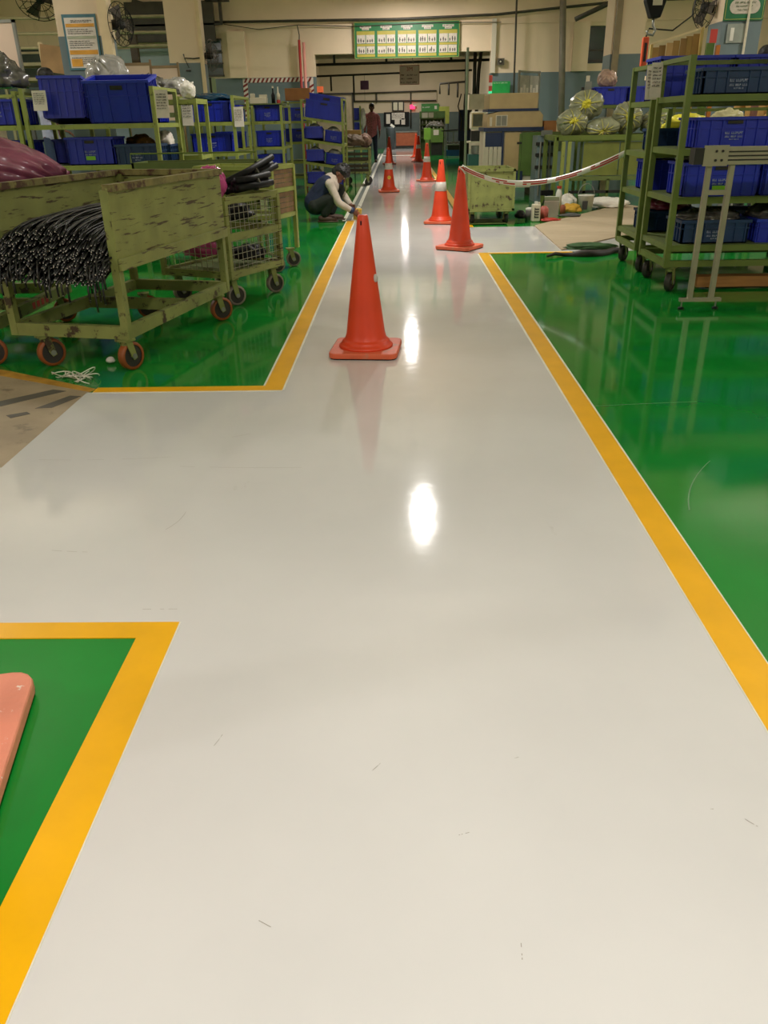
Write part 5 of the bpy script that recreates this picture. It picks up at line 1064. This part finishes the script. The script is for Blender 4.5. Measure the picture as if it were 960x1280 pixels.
# ------------------------------------------------------------------ right background
t = thing('column_sign', 'green sign with a white rounded text panel on the grey column', 'sign', (3.95, 10.73, 0)); MB().bb(-.225, .225, 0, .015, 2.2, 2.75).build('board', M('deep_sign_green', '#14663a', .45), t)
MB().bb(-.215, .215, -.003, 0, 2.21, 2.217).bb(-.215, -.208, -.003, 0, 2.21, 2.74).bb(.208, .215, -.003, 0, 2.21, 2.74).build('trim_frame', m_rackg, t)
pts = []
for cx, a0 in ((.10, -90), (-.10, 90)):
    for k in range(9): a_ = math.radians(a0 + k * 22.5); pts.append((cx + .07 * math.cos(a_), 2.335 + .07 * math.sin(a_)))
MB().polyY(pts, -.005, 0).build('text_panel', m_photo, t)
g = MB(); glyphs(g, -.12, .13, 2.365, .018, -.006, 1); glyphs(g, -.10, .09, 2.33, .018, -.006, 2); glyphs(g, -.08, .08, 2.295, .018, -.006, 3); g.build('lettering', M('sign_text', '#6f7a5c', .6), t)
MB().bb(-.09, .09, -.005, 0, 2.43, 2.6).build('text_panel', m_photo, t)
t = thing('plastic_sleeve', 'clear plastic document sleeves on the grey column', 'sleeve', (3.92, 10.74, 0)); MB().bb(-.13, .10, -.006, 0, 1.98, 2.17).build('sleeve', M('sleeve_grey', '#8f958c', .3), t); MB().bb(-.09, -.05, -.009, -.006, 2.0, 2.13).build('paper_slip', m_white2, t)
t = thing('hung_tag', 'red and white tag hanging on the side of the grey column', 'tag', (3.60, 10.72, 0)); MB().bb(0, .08, 0, .006, 1.98, 2.12).build('red_card', m_red, t); MB().bb(.0, .07, -.004, .004, 1.74, 1.98).build('white_slip', m_paper, t)
t = thing('info_card', 'small white card stand on the crate beside the column', 'card', (4.07, 10.6, 0)); MB().bb(-.12, .1, .0, .1, 1.55, 1.72).build('stand', M('stand_beige', '#9c917c', .5), t); MB().bb(-.05, .03, -.006, 0, 1.58, 1.69).build('card', m_white2, t); MB().bb(-.03, .01, -.008, -.006, 1.60, 1.63).build('mark', m_blue2, t); MB().bb(-.1, -.06, .02, .08, 0, 1.55).bb(.04, .08, .02, .08, 0, 1.55).build('support', m_steel, t)
# slat holder with brown sheets
t = thing('sheet_holder', 'sloping rack of brown card sheets above the tall blue crate', 'rack', (2.62, 9.55, 0))
MB().beam((0, 0, 1.90), (.52, 0, 2.04), .02, .02).build('top_rail', m_cream, t); MB().beam((0, .12, 1.90), (.52, .12, 2.04), .02, .02).build('top_rail', m_cream, t)
for x, z0_, z in ((0, 1.58, 1.9), (.5, 1.58, 2.04), (.13, 0, 1.6), (.48, 0, 1.6)): MB().bb(x - .012, x + .012, -.02, .02, z0_, z).build('post', M('straw_wood', '#b59a58', .6), t)
for k in range(7):
    x = .02 + k * .07; zt = 1.87 + x * .27; MB().box((x + .035, .03 + .01 * (k % 2), (zt + 1.62) / 2), (.066 + (.03 if k > 4 else 0), .008, zt - 1.62), mat=Matrix.Rotation(.12 * (k % 3 - 1), 3, 'Z')).build('card_sheet', M('card_brown_%d' % (k % 3), ('#a5814a', '#8f6c3c', '#b28e58')[k % 3], .65, var=.1), t)
MB().bb(.0, .52, -.03, .12, 1.58, 1.62).build('tray', m_cream, t)
tag(MB().bb(3.17, 3.25, 9.5, 9.54, 1.2, 1.9).build('green_strip', m_mgreen), 'green upright strip beside the brown card sheets', 'strip'); tag(MB().bb(3.27, 3.31, 9.5, 9.54, 1.2, 1.88).build('orange_strip', M('orange_strip', '#c8762e', .5)), 'orange upright strip beside the green one', 'strip')
tag(MB().bb(3.15, 3.5, 9.4, 9.7, 1.14, 1.2).bb(3.16, 3.2, 9.45, 9.5, 0, 1.14).bb(3.4, 3.45, 9.45, 9.5, 0, 1.14).bb(3.16, 3.2, 9.63, 9.68, 0, 1.14).bb(3.4, 3.45, 9.63, 9.68, 0, 1.14).build('strip_table', m_deck), 'plain table holding the upright strips', 'table')
# hoist
t = thing('hoist_hook', 'black hoist block with hook hanging from above', 'hoist', (2.44, 9.0, 0)); MB().polyY([(-.10, 2.45), (.12, 2.45), (.12, 2.25), (.07, 2.08), (-.02, 2.08), (-.08, 2.22)], -.06, .06).build('block', m_black, t, bevel=.01); MB().bb(-.02, .07, -.064, -.06, 2.18, 2.25).build('plate', m_cream2, t); MB().tube([(.0, 0, 2.45), (.0, 0, 4.2)], .012, 8).build('chain', m_steel, t)
MB().tube([(.02, 0, 2.08), (.02, 0, 2.02), (.05, 0, 1.98), (.03, 0, 1.94), (-.02, 0, 1.95), (-.03, 0, 1.98)], .012, 8).build('hook', m_steel, t, True)
t = thing('pendant_control', 'orange-red pendant switch hanging by the hoist', 'control', (2.42, 9.05, 0)); MB().bb(-.03, .03, -.025, .025, 1.68, 1.93).build('case', M('pendant_orange', '#e0562a', .45), t, bevel=.01); MB().bb(-.012, .012, -.03, -.025, 1.72, 1.88).build('button_strip', m_dark, t); MB().tube([(0, 0, 1.93), (.02, 0, 2.0), (.25, 0, 1.98), (.42, 0, 2.1), (.46, 0, 2.4), (.46, 0, 4.2)], .008, 6).build('cable', m_dark, t, True)

# ------------------------------------------------------------------ people
def hand(mb, w, d, palm_n, s=1.0, curl=.5, side=1):
    """palm with five fingers; w wrist point, d pointing direction, palm_n palm normal"""
    d = Vector(d).normalized(); nrm = Vector(palm_n); nrm = (nrm - d * nrm.dot(d)).normalized(); lat = d.cross(nrm) * side; w = Vector(w)
    for k in range(4): mb.capsule(w + d * .02 * s + lat * (k - 1.5) * .012 * s, w + d * .085 * s + lat * (k - 1.5) * .02 * s, .015 * s, .011 * s, 8)
    for k, ln in enumerate((.068, .078, .072, .055)):
        b = w + d * .085 * s + lat * (k - 1.5) * .021 * s; c1_ = curl * .9
        p1 = b + (d * math.cos(c1_) + nrm * math.sin(c1_)) * ln * .5 * s; p2 = p1 + (d * math.cos(c1_ * 2.2) + nrm * math.sin(c1_ * 2.2)) * ln * .5 * s
        mb.capsule(b, p1, .009 * s, .0085 * s, 8); mb.capsule(p1, p2, .0085 * s, .007 * s, 8)
    b = w + d * .03 * s - lat * .028 * s; p1 = b + (d * .6 - lat * .6 + nrm * .3).normalized() * .04 * s; p2 = p1 + (d * .8 - lat * .15 + nrm * .5).normalized() * .032 * s
    mb.capsule(b, p1, .011 * s, .0095 * s, 8); mb.capsule(p1, p2, .0095 * s, .008 * s, 8)
def head(mb, c, fwd, up, s=1.0):
    f = Vector(fwd).normalized(); u = Vector(up); u = (u - f * u.dot(f)).normalized(); l = u.cross(f); c = Vector(c)
    P = lambda a, b, k: c + f * a * s + u * b * s + l * k * s
    mb.capsule(P(-.018, .03, 0), P(.012, .03, 0), .088 * s, .085 * s, 16); mb.capsule(P(.02, -.03, 0), P(.035, -.075, 0), .066 * s, .046 * s, 14)
    mb.capsule(P(.095, .012, 0), P(.112, -.022, 0), .011 * s, .015 * s, 8)
    for k in (-1, 1): mb.capsule(P(-.005, .012, k * .082), P(-.01, -.022, k * .080), .014 * s, .010 * s, 8)
    mb.capsule(P(.078, .035, -.032), P(.078, .035, .032), .012 * s, .012 * s, 8); mb.capsule(P(.080, -.058, -.018), P(.080, -.058, .018), .008 * s, .008 * s, 8)
    return P
def face_bits(P, s, t):
    for k in (-1, 1): MB().ball(P(.082, .015, k * .032), .011 * s, nu=10, nv=8).build('eye', M('eye_white', '#b9ada0', .3), t); MB().ball(P(.091, .015, k * .032), .005 * s, nu=8, nv=6).build('pupil', m_black, t)
    MB().capsule(P(.086, -.057, -.018), P(.086, -.057, .018), .005 * s, .005 * s, 8).build('mouth', M('lips', '#5a302a', .5), t)

# standing man
def standing_man(loc, rz):
    t = thing('person', 'standing man in a pink patterned shirt and blue jeans', 'person', loc, rz)   # faces -y locally
    sk = MB(); P = head(sk, (0, -.01, 1.60), (0, -1, -.12), (0, 0, 1), 1.0)
    sk.capsule((0, .02, 1.40), (0, .005, 1.53), .055, .05); sk.capsule((0, .02, 1.0), (0, .02, 1.38), .13, .12)
    for s in (-1, 1):
        sk.capsule((s * .13, .02, 1.37), (s * .19, .03, 1.34), .05, .05); sk.capsule((s * .20, .03, 1.34), (s * .235, .04, 1.06), .042, .035); sk.capsule((s * .235, .04, 1.06), (s * .24, -.03, .83), .034, .026)
        hand(sk, (s * .24, -.03, .83), (0, -.15, -1), (-s, 0, 0), 1.0, .45, s)
        sk.capsule((s * .085, .02, .92), (s * .095, .01, .50), .075, .052); sk.capsule((s * .095, .01, .50), (s * .10, .04, .09), .052, .035); sk.capsule((s * .10, .04, .05), (s * .11, -.11, .03), .04, .03)
        sk.capsule((0, .02, 1.0), (s * .085, .02, .92), .12, .08)
    remesh(sk, .0075, 'body', m_skin, t, 2); face_bits(P, 1.0, t)
    sh = MB()
    for y in (0, .03):
        sh.capsule((-.06, y, .86), (-.07, y, 1.35), .105, .095); sh.capsule((.06, y, .86), (.07, y, 1.35), .105, .095)
    sh.capsule((0, .02, .88), (0, .02, 1.37), .150, .142)
    sh.capsule((-.15, .02, 1.385), (.15, .02, 1.385), .062, .062); sh.capsule((0, .02, 1.40), (0, .01, 1.465), .072, .062)
    for s in (-1, 1): sh.capsule((s * .17, .02, 1.37), (s * .205, .03, 1.33), .062, .058); sh.capsule((s * .205, .03, 1.33), (s * .238, .04, 1.06), .057, .05); sh.capsule((s * .238, .04, 1.06), (s * .24, .01, .97), .05, .044)
    remesh(sh, .011, 'shirt', M('pink_shirt', '#c27880', .8, var=.35, scale=26, bump=.3, bscale=18), t, 4)
    for k in range(6): MB().ball((0, -.127, .92 + k * .085), .006, nu=8, nv=6).build('button', m_cream2, t)
    tr = MB()
    for s in (-1, 1): tr.capsule((s * .08, .015, .90), (s * .098, .01, .50), .095, .072); tr.capsule((s * .098, .01, .50), (s * .102, .035, .10), .072, .058)
    tr.capsule((-.06, .02, .93), (.06, .02, .93), .11, .11); remesh(tr, .011, 'trousers', M('jeans', '#2d3a54', .8, var=.15, scale=20), t, 3)
    for s in (-1, 1): b = MB().capsule((s * .103, .05, .05), (s * .112, -.13, .042), .05, .04); b.bb(s * .105 - .045, s * .105 + .045, -.16, .09, 0, .02); b.build('shoe', M('shoe_brown', '#5b4a3c', .5), t, True)
    hr = MB(); hr.capsule(P(-.03, .055, 0), P(.01, .068, 0), .089, .084, 16); hr.capsule(P(-.055, .0, 0), P(-.045, .04, 0), .068, .08, 14); hr.capsule(P(.045, .105, -.02), P(.045, .105, .03), .035, .035)
    remesh(hr, .009, 'hair', m_hair, t, 2)
    return t
p = ground(466, 203); standing_man((p.x, p.y, 0), math.radians(-2))

# crouching worker: faces +x, painting the yellow line
def crouching(loc, rz):
    t = thing('person', 'crouching worker in grey shirt and navy vest painting the line', 'person', loc, rz)
    # local frame: +x forward (towards the line), y depth, feet at z 0
    hipL, hipR = Vector((-.17, .09, .21)), Vector((-.17, -.09, .21))
    knL, knR = Vector((.16, .13, .40)), Vector((.10, -.16, .33)); anL, anR = Vector((.02, .12, .08)), Vector((-.06, -.12, .08))
    chest = Vector((.02, 0, .46)); neck = Vector((.10, 0, .545)); shL, shR = Vector((.06, .17, .49)), Vector((.05, -.18, .49))
    elL, elR = Vector((.22, .17, .30)), Vector((.16, -.20, .25)); wrL, wrR = Vector((.31, .06, .20)), Vector((.345, -.10, .135))
    hc = Vector((.175, 0, .595)); sk = MB(); P = head(sk, hc, (.62, -.12, -.62), (.62, 0, .62), .95)
    sk.capsule(neck - Vector((.03, 0, .03)), hc - Vector((.02, 0, .01)), .052, .05); sk.capsule((-.16, 0, .24), chest, .125, .13); sk.capsule(chest, neck - Vector((.02, 0, .03)), .11, .07); sk.capsule(shL, shR, .05, .05)
    for h_, k_, a_ in ((hipL, knL, anL), (hipR, knR, anR)):
        sk.capsule((-.16, h_.y * .4, .22), h_, .10, .09); sk.capsule(h_, k_, .078, .055); sk.capsule(k_, a_, .054, .036); sk.capsule(a_ - Vector((.02, 0, .04)), a_ + Vector((.15, 0, -.05)), .036, .028)
    for s_, e_, w_, sd in ((shL, elL, wrL, 1), (shR, elR, wrR, -1)):
        sk.capsule(s_, e_, .043, .036); sk.capsule(e_, w_, .035, .026); hand(sk, w_, (w_ - e_) + Vector((.02, 0, -.03)), (0, -sd, -.3), .95, .7, sd)
    remesh(sk, .0075, 'body', m_skin, t, 2); face_bits(P, .95, t)
    sh = MB(); sh.capsule((-.13, 0, .30), chest, .145, .145); sh.capsule(chest, neck - Vector((.01, 0, .01)), .12, .078); sh.capsule(shL, shR, .066, .066)
    for s_, e_, w_ in ((shL, elL, wrL), (shR, elR, wrR)): sh.capsule(s_, e_, .060, .052); sh.capsule(e_, e_.lerp(w_, .8), .052, .040)
    remesh(sh, .010, 'shirt', M('shirt_grey', '#b5a99a', .85, var=.15, scale=16, bump=.5, bscale=22), t, 3)
    ve = MB(); ve.capsule((-.17, 0, .24), (-.02, 0, .42), .162, .165); ve.capsule((-.10, .05, .40), (.0, .06, .50), .10, .10); ve.capsule((-.10, -.06, .40), (-.01, -.07, .50), .10, .10)
    remesh(ve, .010, 'vest', M('vest_navy', '#14203c', .8, var=.2, scale=18, bump=.5, bscale=20), t, 3)
    hd = MB(); hd.capsule((.0, -.09, .535), (.02, .10, .545), .055, .055); hd.capsule((.03, 0, .56), (.06, 0, .57), .06, .055); remesh(hd, .009, 'collar', MC['shirt_grey'], t, 3)
    tr = MB()
    for h_, k_, a_ in ((hipL, knL, anL), (hipR, knR, anR)): tr.capsule((-.16, h_.y * .5, .21), h_, .115, .105); tr.capsule(h_, k_, .098, .075); tr.capsule(k_, a_.lerp(k_, .12), .073, .056)
    remesh(tr, .010, 'trousers', M('trousers_dark', '#1c221c', .85, var=.2, scale=18), t, 3)
    for a_ in (anL, anR): b = MB().capsule(a_ - Vector((.03, 0, .03)), a_ + Vector((.15, 0, -.045)), .045, .036); b.bb(a_.x - .08, a_.x + .2, a_.y - .042, a_.y + .042, 0, .018); b.build('shoe', M('sandal_brown', '#4a3426', .6), t, True)
    for k_ in (wrR, wrL): pass
    hr = MB(); hr.capsule(P(-.03, .055, 0), P(.02, .07, 0), .09, .088, 16); hr.capsule(P(-.055, .0, 0), P(-.045, .04, 0), .07, .082, 14); hr.capsule(P(.055, .10, -.03), P(.055, .10, .03), .045, .045); hr.capsule(P(.09, .075, -.02), P(.09, .075, .03), .03, .03)
    rh = random.Random(4)
    for k in range(60):
        th, ph = rh.uniform(0, 1.5), rh.uniform(0, 6.28); q = Vector((math.sin(th) * math.cos(ph), math.cos(th), math.sin(th) * math.sin(ph))); c0 = P(-.02 + q.x * .08, .06 + q.y * .085, q.z * .085); c1_ = P(-.02 + q.x * .115 + .02, .06 + q.y * .115, q.z * .11); hr.capsule(c0, c1_, .016, .008, 6)
    remesh(hr, .006, 'hair', m_hair, t, 1)
    cu = (wrR - elR).normalized(); cpt = wrR - cu * .05
    MB().tube([cpt, wrR - cu * .0], .044, 12).build('cuff', m_navy, t, True)
    return t
cl = ground(408, 277); crouching((cl.x + .03, cl.y + .05, 0), 0)
hx = cl.x + .03 + .345; hy = cl.y + .05 - .10
t = thing('paint_brush', 'paint brush with yellow bristles held in the crouching worker\'s hand', 'brush', (hx + .05, hy - .01, 0), 0)
MB().tube([(.045, 0, .05), (.015, 0, .13)], .012, 8).build('handle', m_rust, t); MB().bb(.015, .085, -.02, .02, .003, .055).build('bristles', m_yellow, t, bevel=.006)
t = thing('paint_can', 'yellow paint can held beside the line by the crouching worker', 'paint can', (hx + .05, hy + .22, .0)); MB().lathe([(.06, 0), (.062, .13), (.066, .135), (.066, .145), (.058, .145), (.056, .02)], 20).build('can_body', M('can_yellow', '#d8b040', .4, var=.1), t, True); MB().tube([(.064 * math.cos(k * PI / 10), 0, .135 + .05 * math.sin(k * PI / 10)) for k in range(11)], .004, 6).build('handle', m_steel, t, True); MB().lathe([(.056, .11), (.056, .112)], 18).build('paint', m_yellow, t)

# half-hidden people behind the racks (build to the feet)
def simple_person(loc, rz, label, shirt, trous, head_s=1.0, arms=None, bend=0.0):
    t = thing('person', label, 'person', loc, rz)
    sk = MB(); P = head(sk, (0, -.02 - bend, 1.66), (0, -1, -.3), (0, 0, 1), head_s); sk.capsule((0, 0, 1.44), (0, -.01 - bend, 1.58), .056, .05); sk.capsule((0, .02, 1.02), (0, .02, 1.42), .13, .12)
    ar = arms or [((.21, 0, 1.38), (.25, -.08, 1.12), (.18, -.28, 1.05)), ((-.21, 0, 1.38), (-.25, -.08, 1.12), (-.18, -.28, 1.05))]
    for (s_, e_, w_) in ar: sk.capsule(s_, e_, .042, .035); sk.capsule(e_, w_, .034, .026); hand(sk, w_, Vector(w_) - Vector(e_), (0, 0, -1), 1, .4, 1 if s_[0] > 0 else -1)
    for s in (-1, 1): sk.capsule((0, .02, 1.0), (s * .09, .02, .95), .11, .085); sk.capsule((s * .09, .02, .95), (s * .1, .02, .5), .075, .052); sk.capsule((s * .1, .02, .5), (s * .1, .04, .09), .052, .035); sk.capsule((s * .1, .04, .05), (s * .11, -.1, .03), .04, .03)
    remesh(sk, .009, 'body', m_skin, t, 2); face_bits(P, head_s, t)
    sh = MB(); sh.capsule((-.06, .01, .95), (-.07, .01, 1.38), .115, .1); sh.capsule((.06, .01, .95), (.07, .01, 1.38), .115, .1); sh.capsule((-.16, .01, 1.42), (.16, .01, 1.42), .066, .066); sh.capsule((0, .01, 1.44), (0, 0, 1.5), .07, .062)
    for (s_, e_, w_) in ar: sh.capsule(s_, e_, .062, .052); sh.capsule(e_, Vector(e_).lerp(Vector(w_), .4), .052, .045)
    remesh(sh, .012, 'shirt', shirt, t, 3)
    tr = MB()
    for s in (-1, 1): tr.capsule((s * .08, .015, .94), (s * .1, .02, .5), .1, .075); tr.capsule((s * .1, .02, .5), (s * .1, .035, .1), .075, .06)
    remesh(tr, .013, 'trousers', trous, t, 3)
    for s in (-1, 1): MB().capsule((s * .1, .05, .045), (s * .112, -.13, .04), .045, .036).build('shoe', m_black, t, True)
    hr = MB(); hr.capsule(P(-.03, .055, 0), P(.01, .068, 0), .09, .085, 16); hr.capsule(P(-.055, 0, 0), P(-.045, .04, 0), .07, .082, 14); remesh(hr, .01, 'hair', m_hair, t, 2)
    return t
simple_person((-4.72, 12.1, .15), math.radians(75), 'man in a pale lilac shirt half hidden behind the racks', M('lilac_shirt', '#a9abc4', .8, var=.15, scale=20), MC['jeans'])
simple_person((4.0, 9.95, .1), math.radians(-60), 'person in a mustard shirt beside the green sign column', M('mustard_shirt', '#b0894a', .8, var=.15, scale=20), MC['trousers_dark'])
for (x, y, zz, lab) in ((-4.72, 12.1, .15, 'low wooden platform under the man in the lilac shirt'), (4.0, 9.95, .1, 'low wooden platform under the person in mustard')):
    tag(MB().bb(x - .35, x + .35, y - .3, y + .3, 0, zz).build('platform', m_ply), lab, 'platform')
# unused crate masters are removed
for k, (t, used) in CR_MASTERS.items():
    if not used:
        for ch in list(t.children): bpy.data.objects.remove(ch)
        bpy.data.objects.remove(t)

# lettering too small to pick apart letter by letter stays one part of kind stuff
for o in bpy.data.objects:
    if o.type == 'MESH' and o.parent and any(k in o.name for k in ('lettering', 'print', 'pictured_figure')): o['kind'] = 'stuff'
